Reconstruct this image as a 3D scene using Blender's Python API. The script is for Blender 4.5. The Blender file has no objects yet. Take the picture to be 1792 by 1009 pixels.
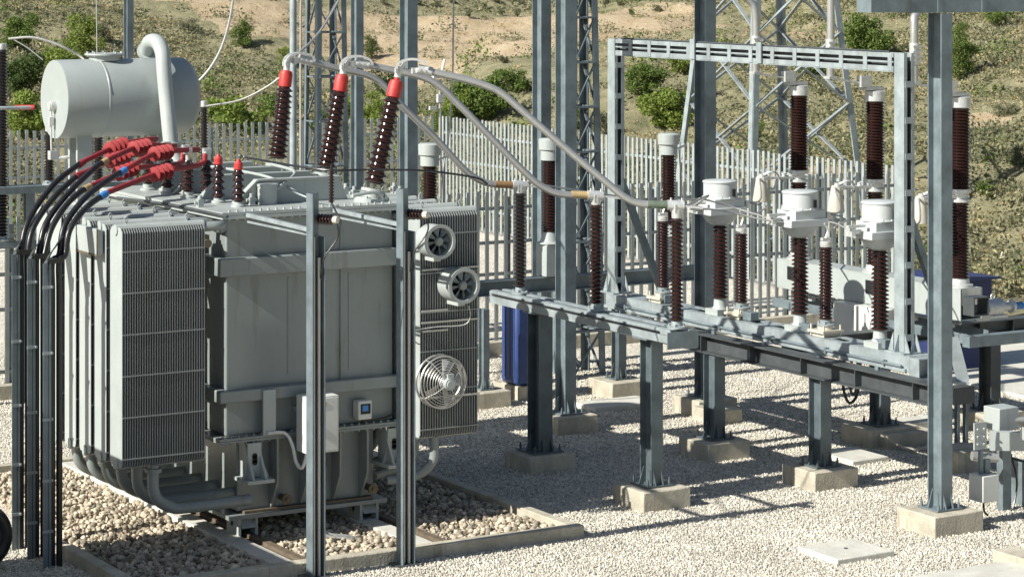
import bpy, bmesh, math, random
import numpy as np
from mathutils import Vector, Matrix, noise as mnoise
random.seed(7); rng = np.random.default_rng(7)
R = math.radians
S = bpy.context.scene
COL = S.collection

# ------------------------------------------------------------------ camera, sky, sun, exposure
CA = R(30.51)                      # camera heading, clockwise from +Y (site axes follow the switchyard)
F = 4480.0; HOR = -73.0; CX = 896.0; CZ = 6.0
cam = bpy.data.cameras.new('camera'); camo = bpy.data.objects.new('camera', cam); COL.objects.link(camo)
camo.location = (0, 0, CZ); camo.rotation_euler = (R(90), 0, -CA)
cam.sensor_width = 36; cam.lens = 90.0; cam.shift_y = -(504.5 - HOR) / 1792.0
cam.clip_start = 0.5; cam.clip_end = 3000
S.camera = camo
SUN_EL = 35.0; SUN_TURN = 3.0
W = bpy.data.worlds.new('World'); S.world = W; W.use_nodes = True
nt = W.node_tree; bg = nt.nodes['Background']
sky = nt.nodes.new('ShaderNodeTexSky'); sky.sky_type = 'NISHITA'; sky.sun_disc = False
sky.sun_elevation = R(SUN_EL); sky.sun_rotation = R(270 - SUN_TURN)
sky.air_density = 1.0; sky.dust_density = 1.0
nt.links.new(sky.outputs[0], bg.inputs[0]); bg.inputs[1].default_value = 0.06
sl = bpy.data.lights.new('sun', 'SUN'); sl.energy = 5.0; sl.angle = R(0.5); sl.color = (1.0, 0.965, 0.875)
so = bpy.data.objects.new('sun', sl); COL.objects.link(so)
sd = Vector((math.cos(R(SUN_TURN)) * math.cos(R(SUN_EL)), math.sin(R(SUN_TURN)) * math.cos(R(SUN_EL)), -math.sin(R(SUN_EL))))
so.rotation_euler = sd.to_track_quat('-Z', 'Y').to_euler(); so.location = (0, 0, 30)
S.view_settings.view_transform = 'Standard'; S.view_settings.look = 'None'
S.view_settings.exposure = 0.6; S.view_settings.gamma = 1.0
S.render.engine = 'CYCLES'

# ------------------------------------------------------------------ pixel rays -> real points in the yard
cs, sn = math.cos(CA), math.sin(CA)
RT = Vector((cs, -sn, 0)); FW = Vector((sn, cs, 0))
def ray(px, py): return RT * ((px - CX) / F) + FW + Vector((0, 0, -(py - HOR) / F))
def hit(px, py, x=None, y=None, z=None, Y=None):
    d = ray(px, py)
    if x is not None: t = x / d.x
    elif y is not None: t = y / d.y
    elif z is not None: t = (z - CZ) / d.z
    else: t = Y
    return Vector((0, 0, CZ)) + d * t
def hitline(p0, p1, px, py):
    "point over the plan line p0-p1 seen at this pixel"
    d = ray(px, py); ex, ey = p1[0] - p0[0], p1[1] - p0[1]
    t = (p0[0] * ey - p0[1] * ex) / (d.x * ey - d.y * ex)
    return Vector((0, 0, CZ)) + d * t
def proj(p):
    v = Vector(p); X = v.dot(RT); Yd = v.dot(FW)
    return CX + F * X / Yd, HOR + F * (CZ - v.z) / Yd

# ------------------------------------------------------------------ materials
def mat(name, col, rough=0.5, metal=0.0, var=0.12, scale=3.0, bump=0.0, bscale=60.0, dirt=None, dirt_amt=0.0, dirt_scale=1.2, stretch=1.0, coat=0.0, spec=0.5, island=0.0):
    m = bpy.data.materials.new(name); m.use_nodes = True; n = m.node_tree; L = n.links
    p = n.nodes['Principled BSDF']; p.inputs['Roughness'].default_value = rough; p.inputs['Metallic'].default_value = metal
    p.inputs['Coat Weight'].default_value = coat; p.inputs['Coat Roughness'].default_value = 0.1
    p.inputs['Specular IOR Level'].default_value = spec
    tc = n.nodes.new('ShaderNodeTexCoord'); mp = n.nodes.new('ShaderNodeMapping')
    mp.inputs['Scale'].default_value = (1, 1, stretch); L.new(tc.outputs['Object'], mp.inputs[0])
    no = n.nodes.new('ShaderNodeTexNoise'); no.inputs['Scale'].default_value = scale; no.inputs['Detail'].default_value = 8
    no.inputs['Roughness'].default_value = 0.65
    L.new(mp.outputs[0], no.inputs[0])
    cr = n.nodes.new('ShaderNodeValToRGB'); L.new(no.outputs[0], cr.inputs[0])
    cr.color_ramp.elements[0].position = 0.3; cr.color_ramp.elements[1].position = 0.7
    cr.color_ramp.elements[0].color = tuple(c * (1 - var) for c in col) + (1,)
    cr.color_ramp.elements[1].color = tuple(min(1, c * (1 + var)) for c in col) + (1,)
    out = cr.outputs[0]
    if dirt:
        n2 = n.nodes.new('ShaderNodeTexNoise'); n2.inputs['Scale'].default_value = dirt_scale; n2.inputs['Detail'].default_value = 10
        n2.inputs['Roughness'].default_value = 0.7
        mp2 = n.nodes.new('ShaderNodeMapping'); mp2.inputs['Scale'].default_value = (4, 4, .45); mp2.inputs['Location'].default_value = (3, 7, 1)
        L.new(tc.outputs['Object'], mp2.inputs[0]); L.new(mp2.outputs[0], n2.inputs[0])
        r2 = n.nodes.new('ShaderNodeValToRGB'); r2.color_ramp.elements[0].position = 0.55; r2.color_ramp.elements[1].position = 0.75
        r2.color_ramp.elements[1].color = (dirt_amt,) * 3 + (1,)
        L.new(n2.outputs[0], r2.inputs[0])
        mx = n.nodes.new('ShaderNodeMix'); mx.data_type = 'RGBA'
        L.new(r2.outputs[0], mx.inputs['Factor']); L.new(out, mx.inputs['A']); mx.inputs['B'].default_value = tuple(dirt) + (1,)
        out = mx.outputs['Result']
    if island:
        ge = n.nodes.new('ShaderNodeNewGeometry'); mr = n.nodes.new('ShaderNodeMapRange')
        mr.inputs['To Min'].default_value = 1 - island; mr.inputs['To Max'].default_value = 1 + island
        L.new(ge.outputs['Random Per Island'], mr.inputs[0])
        vm = n.nodes.new('ShaderNodeVectorMath'); vm.operation = 'SCALE'; L.new(out, vm.inputs[0]); L.new(mr.outputs[0], vm.inputs['Scale'])
        out = vm.outputs[0]
    L.new(out, p.inputs['Base Color'])
    rr = n.nodes.new('ShaderNodeMapRange'); rr.inputs['To Min'].default_value = max(0.03, rough - 0.12); rr.inputs['To Max'].default_value = min(1, rough + 0.12)
    L.new(no.outputs[0], rr.inputs[0]); L.new(rr.outputs[0], p.inputs['Roughness'])
    if bump:
        nb = n.nodes.new('ShaderNodeTexNoise'); nb.inputs['Scale'].default_value = bscale; nb.inputs['Detail'].default_value = 4
        L.new(tc.outputs['Object'], nb.inputs[0])
        b = n.nodes.new('ShaderNodeBump'); b.inputs['Strength'].default_value = bump; b.inputs['Distance'].default_value = 0.01
        L.new(nb.outputs[0], b.inputs['Height']); L.new(b.outputs[0], p.inputs['Normal'])
    return m
M = {}
M['steel'] = mat('galvanised_steel', (.175, .215, .235), .48, .2, .32, 3.5, .2, 90, (.10, .105, .10), .6, 1.3)
M['steel_light'] = mat('new_galvanised_steel', (.32, .365, .38), .45, .2, .25, 5, .15, 90, (.19, .185, .17), .6)
M['steel_dark'] = mat('weathered_steel', (.075, .085, .09), .5, .2, .25, 5, .15, 90, (.05, .045, .04), .5)
M['paint'] = mat('grey_tank_paint', (.225, .253, .252), .4, 0, .10, 1.0, .06, 40, (.12, .10, .075), .75, 1.5, .6, 0.12)
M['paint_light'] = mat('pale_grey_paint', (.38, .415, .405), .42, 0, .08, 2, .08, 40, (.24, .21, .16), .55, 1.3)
M['fin'] = mat('radiator_paint_shaded', (.23, .25, .25), .42, 0, .1, 2, .05, 40, (.16, .14, .11), .45, 1.5)  # shade between the fins is put into this darker colour
M['white'] = mat('white_cabinet_paint', (.62, .63, .60), .4, 0, .05, 3, 0, 40, (.38, .34, .27), .35)
M['alu'] = mat('aluminium_tube', (.45, .45, .435), .38, .55, .08, 6, .05, 80)
M['clamp'] = mat('cast_aluminium', (.62, .63, .62), .4, .45, .15, 20, .3, 60)
M['porc'] = mat('brown_porcelain', (.027, .0115, .0095), .2, 0, .25, 6, 0, 40, (.06, .043, .038), .6, 3, 1, .2)
M['porcd'] = mat('dark_porcelain', (.022, .017, .016), .22, 0, .2, 6, 0, 40, None, 0, 3, 1, .3)
M['red'] = mat('red_sleeve', (.50, .04, .035), .5, 0, .25, 14, .2, 60, (.33, .06, .05), .6, 4)
M['redd'] = mat('dark_red_sleeve', (.30, .028, .032), .55, 0, .25, 14, .25, 60, (.20, .05, .045), .6, 4)
M['black'] = mat('black_cable_sheath', (.018, .018, .02), .35, 0, .3, 10, .1, 50)
M['yellow'] = mat('yellow_tape', (.46, .34, .17), .5, 0, .15, 14)
M['bluetape'] = mat('blue_tape', (.05, .22, .55), .45, 0, .15, 14)
M['orange'] = mat('orange_tape', (.27, .16, .075), .5, 0, .15, 14)
M['green'] = mat('green_tape', (.12, .155, .115), .5, 0, .15, 14)
M['blue'] = mat('blue_plastic', (.028, .06, .19), .5, 0, .2, 3, .05, 40, (.10, .13, .2), .5, 1.5)
M['navy'] = mat('navy_sheet', (.018, .03, .11), .45, 0, .2, 3, .05, 40)
M['conc'] = mat('concrete', (.45, .415, .335), .92, 0, .28, 4, .8, 40, (.19, .145, .09), .85, 1.9)
M['concs'] = mat('pale_concrete', (.56, .55, .49), .9, 0, .14, 5, .5, 60, (.36, .33, .26), .6, 1.6)
M['rust'] = mat('rusty_rail', (.16, .125, .09), .75, .2, .3, 12, .3, 60)
M['stone'] = mat('river_pebbles', (.43, .37, .285), .85, 0, .35, 7, .3, 50, (.62, .57, .47), .8, 2.5, 1, 0, .25, .5)
M['bark'] = mat('bark', (.12, .085, .06), .9, 0, .3, 20, .4, 40)
M['dark'] = mat('dark_recess', (.01, .011, .013), .6, 0, .1, 3)
M['brass'] = mat('brass_valve', (.16, .13, .085), .55, .3, .3, 20, .2, 60)
M['cone'] = mat('beige_resin', (.55, .51, .42), .5, 0, .08, 8)
M['wire'] = mat('stranded_wire', (.42, .42, .41), .5, .4, .1, 30)

M['steel_fence'] = mat('fence_steel', (.33, .365, .365), .5, .15, .2, 3, .1, 60, (.22, .20, .17), .5)
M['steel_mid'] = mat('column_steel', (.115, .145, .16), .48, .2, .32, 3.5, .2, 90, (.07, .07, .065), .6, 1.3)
M['head'] = mat('grey_head_paint', (.50, .53, .53), .32, 0, .06, 3, 0, 40, (.35, .33, .28), .35)
M['drum'] = mat('drum_paint', (.33, .365, .36), .36, 0, .07, 1.6, .06, 30, (.24, .22, .18), .6, 1.0)

def foliage(name, c1, c2, c3):
    m = bpy.data.materials.new(name); m.use_nodes = True; n = m.node_tree; L = n.links; p = n.nodes['Principled BSDF']
    ge = n.nodes.new('ShaderNodeNewGeometry'); cr = n.nodes.new('ShaderNodeValToRGB')
    cr.color_ramp.elements[0].color = c1 + (1,); cr.color_ramp.elements[1].color = c3 + (1,)
    e = cr.color_ramp.elements.new(.5); e.color = c2 + (1,)
    L.new(ge.outputs['Random Per Island'], cr.inputs[0]); L.new(cr.outputs[0], p.inputs['Base Color'])
    p.inputs['Roughness'].default_value = .7; p.inputs['Specular IOR Level'].default_value = .25
    tr = n.nodes.new('ShaderNodeBsdfTranslucent'); L.new(cr.outputs[0], tr.inputs[0])
    mx = n.nodes.new('ShaderNodeMixShader'); mx.inputs[0].default_value = .3
    L.new(p.outputs[0], mx.inputs[1]); L.new(tr.outputs[0], mx.inputs[2]); L.new(mx.outputs[0], n.nodes['Material Output'].inputs[0])
    return m
M['leaf_bright'] = foliage('bright_leaves', (.13, .19, .035), (.20, .27, .055), (.30, .35, .09))
M['leaf_dark'] = foliage('dark_leaves', (.05, .08, .025), (.08, .12, .035), (.12, .17, .05))
M['leaf_mid'] = foliage('green_leaves', (.08, .13, .03), (.13, .19, .045), (.20, .26, .07))
M['leaf_olive'] = foliage('olive_leaves', (.11, .12, .07), (.16, .17, .10), (.23, .23, .14))
M['scrub'] = foliage('scrub_leaves', (.15, .155, .085), (.24, .24, .135), (.38, .35, .215))
M['grass'] = foliage('dry_grass', (.32, .26, .14), (.44, .37, .20), (.56, .48, .28))

def gravel_mat():
    m = bpy.data.materials.new('gravel'); m.use_nodes = True; n = m.node_tree; L = n.links; p = n.nodes['Principled BSDF']
    tc = n.nodes.new('ShaderNodeTexCoord')
    def vor(s, feat='F1'):
        v = n.nodes.new('ShaderNodeTexVoronoi'); v.inputs['Scale'].default_value = s; v.feature = feat
        L.new(tc.outputs['Object'], v.inputs['Vector']); return v
    v1 = vor(34); v2 = vor(75)
    cr = n.nodes.new('ShaderNodeValToRGB'); el = cr.color_ramp.elements
    el[0].color = (.42, .38, .31, 1); el[1].color = (.88, .84, .75, 1)
    e = el.new(.25); e.color = (.66, .615, .52, 1); e = el.new(.65); e.color = (.76, .715, .62, 1)
    sp = n.nodes.new('ShaderNodeSeparateColor'); L.new(v1.outputs['Color'], sp.inputs[0]); L.new(sp.outputs[0], cr.inputs[0])
    no = n.nodes.new('ShaderNodeTexNoise'); no.inputs['Scale'].default_value = .6; no.inputs['Detail'].default_value = 6; L.new(tc.outputs['Object'], no.inputs[0])
    mr = n.nodes.new('ShaderNodeMapRange'); mr.inputs['From Min'].default_value = .3; mr.inputs['From Max'].default_value = .7
    mr.inputs['To Min'].default_value = .84; mr.inputs['To Max'].default_value = 1.1; L.new(no.outputs[0], mr.inputs[0])
    vm = n.nodes.new('ShaderNodeVectorMath'); vm.operation = 'SCALE'; L.new(cr.outputs[0], vm.inputs[0]); L.new(mr.outputs[0], vm.inputs['Scale'])
    # gaps between stones
    g = n.nodes.new('ShaderNodeMapRange'); g.inputs['From Min'].default_value = .35; g.inputs['From Max'].default_value = .75
    g.inputs['To Min'].default_value = 0; g.inputs['To Max'].default_value = .5; L.new(v1.outputs['Distance'], g.inputs[0])
    mx = n.nodes.new('ShaderNodeMix'); mx.data_type = 'RGBA'; L.new(g.outputs[0], mx.inputs['Factor']); L.new(vm.outputs[0], mx.inputs['A'])
    mx.inputs['B'].default_value = (.27, .23, .18, 1); L.new(mx.outputs['Result'], p.inputs['Base Color'])
    p.inputs['Roughness'].default_value = .9; p.inputs['Specular IOR Level'].default_value = .2
    ad = n.nodes.new('ShaderNodeMath'); ad.operation = 'MULTIPLY_ADD'; L.new(v2.outputs['Distance'], ad.inputs[0]); ad.inputs[1].default_value = .4; L.new(v1.outputs['Distance'], ad.inputs[2])
    b = n.nodes.new('ShaderNodeBump'); b.invert = True; b.inputs['Strength'].default_value = 1.0; b.inputs['Distance'].default_value = .012
    L.new(ad.outputs[0], b.inputs['Height']); L.new(b.outputs[0], p.inputs['Normal'])
    return m
M['gravel'] = gravel_mat()

def hill_mat():
    m = bpy.data.materials.new('hillside_soil'); m.use_nodes = True; n = m.node_tree; L = n.links; p = n.nodes['Principled BSDF']
    tc = n.nodes.new('ShaderNodeTexCoord')
    def noi(s, d=8, r=.65):
        v = n.nodes.new('ShaderNodeTexNoise'); v.inputs['Scale'].default_value = s; v.inputs['Detail'].default_value = d; v.inputs['Roughness'].default_value = r
        L.new(tc.outputs['Object'], v.inputs[0]); return v
    def ramp(src, a, b, ca, cb):
        c = n.nodes.new('ShaderNodeValToRGB'); c.color_ramp.elements[0].position = a; c.color_ramp.elements[1].position = b
        c.color_ramp.elements[0].color = ca + (1,); c.color_ramp.elements[1].color = cb + (1,); L.new(src, c.inputs[0]); return c.outputs[0]
    def mixc(f, a, b):
        x = n.nodes.new('ShaderNodeMix'); x.data_type = 'RGBA'; L.new(f, x.inputs['Factor']); L.new(a, x.inputs['A']); L.new(b, x.inputs['B']); return x.outputs['Result']
    scr = ramp(noi(1.6).outputs[0], .35, .66, (.19, .19, .11), (.38, .34, .215))
    bare = ramp(noi(.9).outputs[0], .3, .7, (.42, .32, .20), (.56, .46, .32))
    rock = ramp(noi(2.5).outputs[0], .35, .6, (.42, .36, .28), (.68, .62, .53))
    at = n.nodes.new('ShaderNodeAttribute'); at.attribute_name = 'bare'
    at2 = n.nodes.new('ShaderNodeAttribute'); at2.attribute_name = 'rock'
    def mask(a, s, sh):
        q = n.nodes.new('ShaderNodeMath'); q.operation = 'ADD'; L.new(a.outputs['Fac'], q.inputs[0]); L.new(noi(s, 10, .7).outputs[0], q.inputs[1])
        return ramp(q.outputs[0], sh, sh + .12, (0, 0, 0), (1, 1, 1))
    c = mixc(mask(at, .7, .98), scr, bare); c = mixc(mask(at2, .9, 1.08), c, rock)
    L.new(c, p.inputs['Base Color']); p.inputs['Roughness'].default_value = .95; p.inputs['Specular IOR Level'].default_value = .1
    b = n.nodes.new('ShaderNodeBump'); b.inputs['Strength'].default_value = .8; b.inputs['Distance'].default_value = .25
    L.new(noi(2.2, 10, .75).outputs[0], b.inputs['Height']); L.new(b.outputs[0], p.inputs['Normal'])
    return m
M['hill'] = hill_mat()

# ------------------------------------------------------------------ mesh builder
ORG = {}
def tag(o, label=None, cat=None, group=None, kind=None):
    if label: o['label'] = label
    if cat: o['category'] = cat
    if group: o['group'] = group
    if kind: o['kind'] = kind
    return o
def catmull(pts, k=6):
    pts = [Vector(p) for p in pts]
    if len(pts) < 3: return pts
    P = [pts[0] * 2 - pts[1]] + pts + [pts[-1] * 2 - pts[-2]]; out = []
    for i in range(1, len(P) - 2):
        a, b, c, d = P[i - 1:i + 3]
        for j in range(k):
            t = j / k
            out.append(.5 * ((2 * b) + (c - a) * t + (2 * a - 5 * b + 4 * c - d) * t * t + (3 * b - a - 3 * c + d) * t ** 3))
    out.append(pts[-1]); return out
class MB:
    def __init__(s): s.v = []; s.f = []
    def add(s, vs, fs):
        o = len(s.v); s.v += [tuple(v) for v in vs]; s.f += [tuple(i + o for i in f) for f in fs]; return s
    def box(s, x0, x1, y0, y1, z0, z1):
        return s.add([(x0, y0, z0), (x1, y0, z0), (x1, y1, z0), (x0, y1, z0), (x0, y0, z1), (x1, y0, z1), (x1, y1, z1), (x0, y1, z1)],
                     [(0, 3, 2, 1), (4, 5, 6, 7), (0, 1, 5, 4), (1, 2, 6, 5), (2, 3, 7, 6), (3, 0, 4, 7)])
    def cbox(s, c, dx, dy, dz): return s.box(c[0] - dx / 2, c[0] + dx / 2, c[1] - dy / 2, c[1] + dy / 2, c[2] - dz / 2, c[2] + dz / 2)
    def bar(s, p0, p1, w, h, up=(0, 0, 1)):
        p0, p1 = Vector(p0), Vector(p1); d = (p1 - p0).normalized(); up = Vector(up)
        if abs(d.dot(up)) > .98: up = Vector((0, 1, 0))
        a = d.cross(up).normalized() * w / 2; b = a.normalized().cross(d).normalized() * h / 2
        return s.add([p0 - a - b, p0 + a - b, p0 + a + b, p0 - a + b, p1 - a - b, p1 + a - b, p1 + a + b, p1 - a + b],
                     [(0, 3, 2, 1), (4, 5, 6, 7), (0, 1, 5, 4), (1, 2, 6, 5), (2, 3, 7, 6), (3, 0, 4, 7)])
    def lathe(s, p0, ax, prof, n=20):
        p0 = Vector(p0); q = Vector(ax).normalized().to_track_quat('Z', 'Y'); vs = []; fs = []
        for r, h in prof:
            for i in range(n):
                t = 2 * math.pi * i / n; vs.append(p0 + q @ Vector((r * math.cos(t), r * math.sin(t), h)))
        for k in range(len(prof) - 1):
            for i in range(n):
                j = (i + 1) % n; fs.append((k * n + i, k * n + j, (k + 1) * n + j, (k + 1) * n + i))
        fs.append(tuple(range(n - 1, -1, -1))); b = (len(prof) - 1) * n; fs.append(tuple(range(b, b + n)))
        return s.add(vs, fs)
    def cyl(s, p0, p1, r0, r1=None, n=16):
        L = (Vector(p1) - Vector(p0)).length
        return s.lathe(p0, Vector(p1) - Vector(p0), [(r0, 0), (r0 if r1 is None else r1, L)], n)
    def tube(s, pts, r, n=10, smooth=0):
        pts = catmull(pts, smooth) if smooth else [Vector(p) for p in pts]
        vs = []; fs = []; up = None
        for i, p in enumerate(pts):
            d = (pts[min(i + 1, len(pts) - 1)] - pts[max(i - 1, 0)]).normalized()
            if up is None: up = Vector((0, 0, 1)) if abs(d.z) < .9 else Vector((0, 1, 0))
            a = d.cross(up).normalized(); b = a.cross(d).normalized(); up = b
            rr = r[i] if isinstance(r, list) else r
            for k in range(n):
                t = 2 * math.pi * k / n; vs.append(p + a * rr * math.cos(t) + b * rr * math.sin(t))
        for i in range(len(pts) - 1):
            for k in range(n):
                j = (k + 1) % n; fs.append((i * n + k, i * n + j, (i + 1) * n + j, (i + 1) * n + k))
        fs.append(tuple(range(n - 1, -1, -1))); b = (len(pts) - 1) * n; fs.append(tuple(range(b, b + n)))
        return s.add(vs, fs)
    def prism(s, poly, d):
        "poly: planar 3-D points; d: extrusion vector"
        d = Vector(d); n = len(poly); P = [Vector(p) for p in poly]
        vs = P + [p + d for p in P]
        fs = [tuple(range(n - 1, -1, -1)), tuple(range(n, 2 * n))] + [(i, (i + 1) % n, (i + 1) % n + n, i + n) for i in range(n)]
        return s.add(vs, fs)
    def hcol(s, x, y, z0, z1, w=.2, t=.014, d=None):
        d = d or w
        s.box(x - w / 2, x + w / 2, y - d / 2, y - d / 2 + t, z0, z1); s.box(x - w / 2, x + w / 2, y + d / 2 - t, y + d / 2, z0, z1)
        return s.box(x - t / 2, x + t / 2, y - d / 2 + t, y + d / 2 - t, z0, z1)
    def build(s, name, m, parent=None, loc=None, bevel=0.0, recalc=True):
        if parent is not None: o0 = ORG[parent.name]
        elif loc is not None: o0 = Vector(loc)
        else:
            A = np.array(s.v); o0 = Vector((float(A[:, 0].mean()), float(A[:, 1].mean()), float(A[:, 2].min())))
        A = np.array(s.v) - np.array(o0)
        me = bpy.data.meshes.new(name); me.from_pydata(A.tolist(), [], s.f)
        if recalc:
            bm = bmesh.new(); bm.from_mesh(me); bmesh.ops.recalc_face_normals(bm, faces=bm.faces); bm.to_mesh(me); bm.free()
        me.shade_smooth() if hasattr(me, 'shade_smooth') else None
        me.set_sharp_from_angle(angle=R(38)); me.materials.append(m)
        o = bpy.data.objects.new(name, me); COL.objects.link(o)
        if parent is not None: o.parent = parent; ORG[o.name] = o0
        else: o.location = o0; ORG[o.name] = o0
        if bevel:
            b = o.modifiers.new('bevel', 'BEVEL'); b.width = bevel; b.segments = 2; b.limit_method = 'ANGLE'; b.angle_limit = R(50); b.harden_normals = False
        return o
def thing(name, loc, label, cat, group=None):
    o = bpy.data.objects.new(name, None); COL.objects.link(o); o.location = loc; ORG[o.name] = Vector(loc)
    o.empty_display_size = .2
    return tag(o, label, cat, group)
def copy_tree(o, loc=None, label=None):
    c = o.copy(); COL.objects.link(c); ORG[c.name] = Vector(loc) if loc is not None else ORG[o.name]
    if loc is not None: c.location = loc
    if label: c['label'] = label
    for ch in [q for q in ALL if q.parent == o]:
        d = ch.copy(); COL.objects.link(d); d.parent = c
        for g in [q for q in ALL if q.parent == ch]:
            e = g.copy(); COL.objects.link(e); e.parent = d
    return c
ALL = bpy.data.objects

def sheds(h, rc, rs, n, z0=0.0, rc1=None, rs1=None):
    "profile of a ribbed insulator"
    rc1 = rc1 or rc; rs1 = rs1 or rs; P = [(rc, z0)]; p = h / n
    for i in range(n):
        t = i / n; a = rc + (rc1 - rc) * t; b = rs + (rs1 - rs) * t; z = z0 + i * p
        P += [(a, z + .12 * p), (b * .97, z + .30 * p), (b, z + .38 * p), (b * .96, z + .46 * p), (a * 1.04, z + .82 * p)]
    P.append((rc1, z0 + h)); return P

# ================================================================== SETTING
# yard gravel, one sheet; hillside beyond the fences
FX, FY = 28.4, 51.0
def dyard(x, y):
    ax = max(x - FX, 0); ay = max(y - FY, 0)
    return math.hypot(ax, ay)
def hz(x, y):
    d = dyard(x, y)
    if d <= 0: return -.03
    z = .13 * d if d < 48 else 6.24 + .2 * (d - 48)
    k = min(1, d / 6)
    z += k * (mnoise.noise(Vector((x * .07, y * .07, 1))) * 1.1 + mnoise.noise(Vector((x * .2, y * .2, 5))) * .42 + mnoise.noise(Vector((x * .45, y * .45, 9))) * .26 + mnoise.noise(Vector((x * .9, y * .9, 12))) * .12)
    zt = z / .55; fr = zt - math.floor(zt); z = z * (1 - .55 * k) + .55 * k * .55 * (math.floor(zt) + min(1, max(0, (fr - .55) / .45)) ** 1.5)
    # terraces on the upper slope
    return z - .03 * (1 - k)
def axis(lo, a, b, hi, st, big):
    return list(np.arange(lo, a, big)) + list(np.arange(a, b, st)) + list(np.arange(b, hi + big, big))
xs = axis(-420, 0, 110, 700, .45, 15); ys = axis(-200, 24, 120, 700, .45, 15)
vs = []; bare = []; rock = []
def blob(x, y, c, r): return max(0, 1 - math.hypot(x - c[0], y - c[1]) / r)
BARE = [(hit(px, py, Y=Yq), r) for px, py, Yq, r in [(730, 30, 88, 9), (860, 60, 85, 9), (950, 40, 88, 9), (620, 20, 90, 8), (470, 30, 88, 4), (700, 90, 80, 5), (1090, 30, 92, 7), (1190, 60, 85, 6), (430, 10, 90, 4), (440, 150, 68, 2.5), (1360, 250, 58, 4), (1460, 60, 80, 6), (1700, 130, 66, 3), (1340, 60, 84, 5), (270, 5, 92, 4)]]
ROCK = [(hit(px, py, Y=Yq), r) for px, py, Yq, r in [(905, 95, 79, 5), (840, 80, 81, 3.5), (1130, 60, 86, 6), (650, 65, 84, 3), (980, 120, 76, 4), (1190, 150, 72, 3.2), (300, 105, 78, 2.2), (1000, 200, 68, 2), (930, 100, 79, 2), (770, 90, 80, 2.6), (1610, 300, 56, 1.6)]]
for y in ys:
    for x in xs:
        vs.append((x, y, hz(x, y)))
        bare.append(sum(blob(x, y, c, r * .72) for c, r in BARE)); rock.append(sum(blob(x, y, c, r * 1.5) for c, r in ROCK))
nx = len(xs); fs = [(j * nx + i, j * nx + i + 1, (j + 1) * nx + i + 1, (j + 1) * nx + i) for j in range(len(ys) - 1) for i in range(nx - 1)]
b = MB(); b.v = vs; b.f = fs; hill = b.build('hillside', M['hill'], loc=(0, 0, 0), recalc=False)
for nme, dat in (('bare', bare), ('rock', rock)):
    a = hill.data.attributes.new(nme, 'FLOAT', 'POINT'); a.data.foreach_set('value', np.clip(np.array(dat), 0, 1).astype(np.float32))
tag(hill, kind='structure')
b = MB(); b.add([(-60, -25, 0), (28.3, -25, 0), (28.3, 50.9, 0), (-60, 50.9, 0)], [(0, 1, 2, 3)])
tag(b.build('gravel_yard', M['gravel'], loc=(0, 0, 0)), kind='structure')

# concrete paths
def slab(name, pts, z0, z1, m):
    b = MB(); b.prism([(p[0], p[1], z0) for p in pts], (0, 0, z1 - z0)); return b.build(name, m, bevel=.01)
p1 = hit(1575, 1012, z=.04); p2 = hit(1792, 975, z=.04)
tag(slab('concrete_path', [(p1.x, p1.y), (p2.x + 6, p1.y + .1), (p2.x + 6, p1.y - 6), (p1.x, p1.y - 6)], 0.001, .05, M['concs']), kind='structure')
q = hit(1738, 672, z=.04)
tag(slab('service_road', [(q.x - .3, q.y - 1.0), (q.x + 7, q.y - 1.0), (q.x + 7, q.y + 3.5), (q.x - .3, q.y + 3.5)], 0.001, .05, M['concs']), kind='structure')

# ================================================================== TRANSFORMER PIT
PX0, PX1, PY0, PY1 = 9.25, 14.0, 22.62, 28.6
def kerb(name, x0, x1, y0, y1, z1, label, m=M['conc'], z0=-.02):
    b = MB(); b.box(x0, x1, y0, y1, z0, z1); o = b.build(name, m, bevel=.012); tag(o, label, 'kerb', 'concrete kerbs round the transformer pit'); return o
kerb('concrete_kerb', 9.4, PX1 + .12, PY0 - .14, PY0, .13, 'long concrete kerb along the front edge of the pebble pit')
kerb('concrete_kerb', PX1, PX1 + .13, PY0 + .002, PY1, .12, 'concrete kerb running back from the right front corner of the pebble pit')
kerb('concrete_kerb', PX0 - .13, PX0, 21.0, 24.35, .13, 'concrete kerb at the left edge of the pit beside the cable risers')
kerb('concrete_kerb', 9.4, PX1, PY1 + .002, PY1 + .13, .12, 'concrete kerb behind the transformer at the back of the pit')
for x, lb in ((10.72, 'concrete track beam under the left wheels of the transformer'), (12.30, 'concrete track beam under the right wheels of the transformer')):
    t = thing('track_beam', (x, 25.5, 0), lb, 'track beam', 'track beams under the transformer')
    b = MB(); b.box(x - .02, x + .2, PY0 + .004, PY1 - .004, -.02, .085); b.build('beam', M['concs'], t, bevel=.01)
    b = MB(); b.box(x + .24, x + .42, PY0 + .004, PY1 - .004, -.02, .05); b.box(x + .29, x + .37, PY0 + .05, PY1 - .3, .05, .085); b.build('rail', M['rust'], t)
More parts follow.
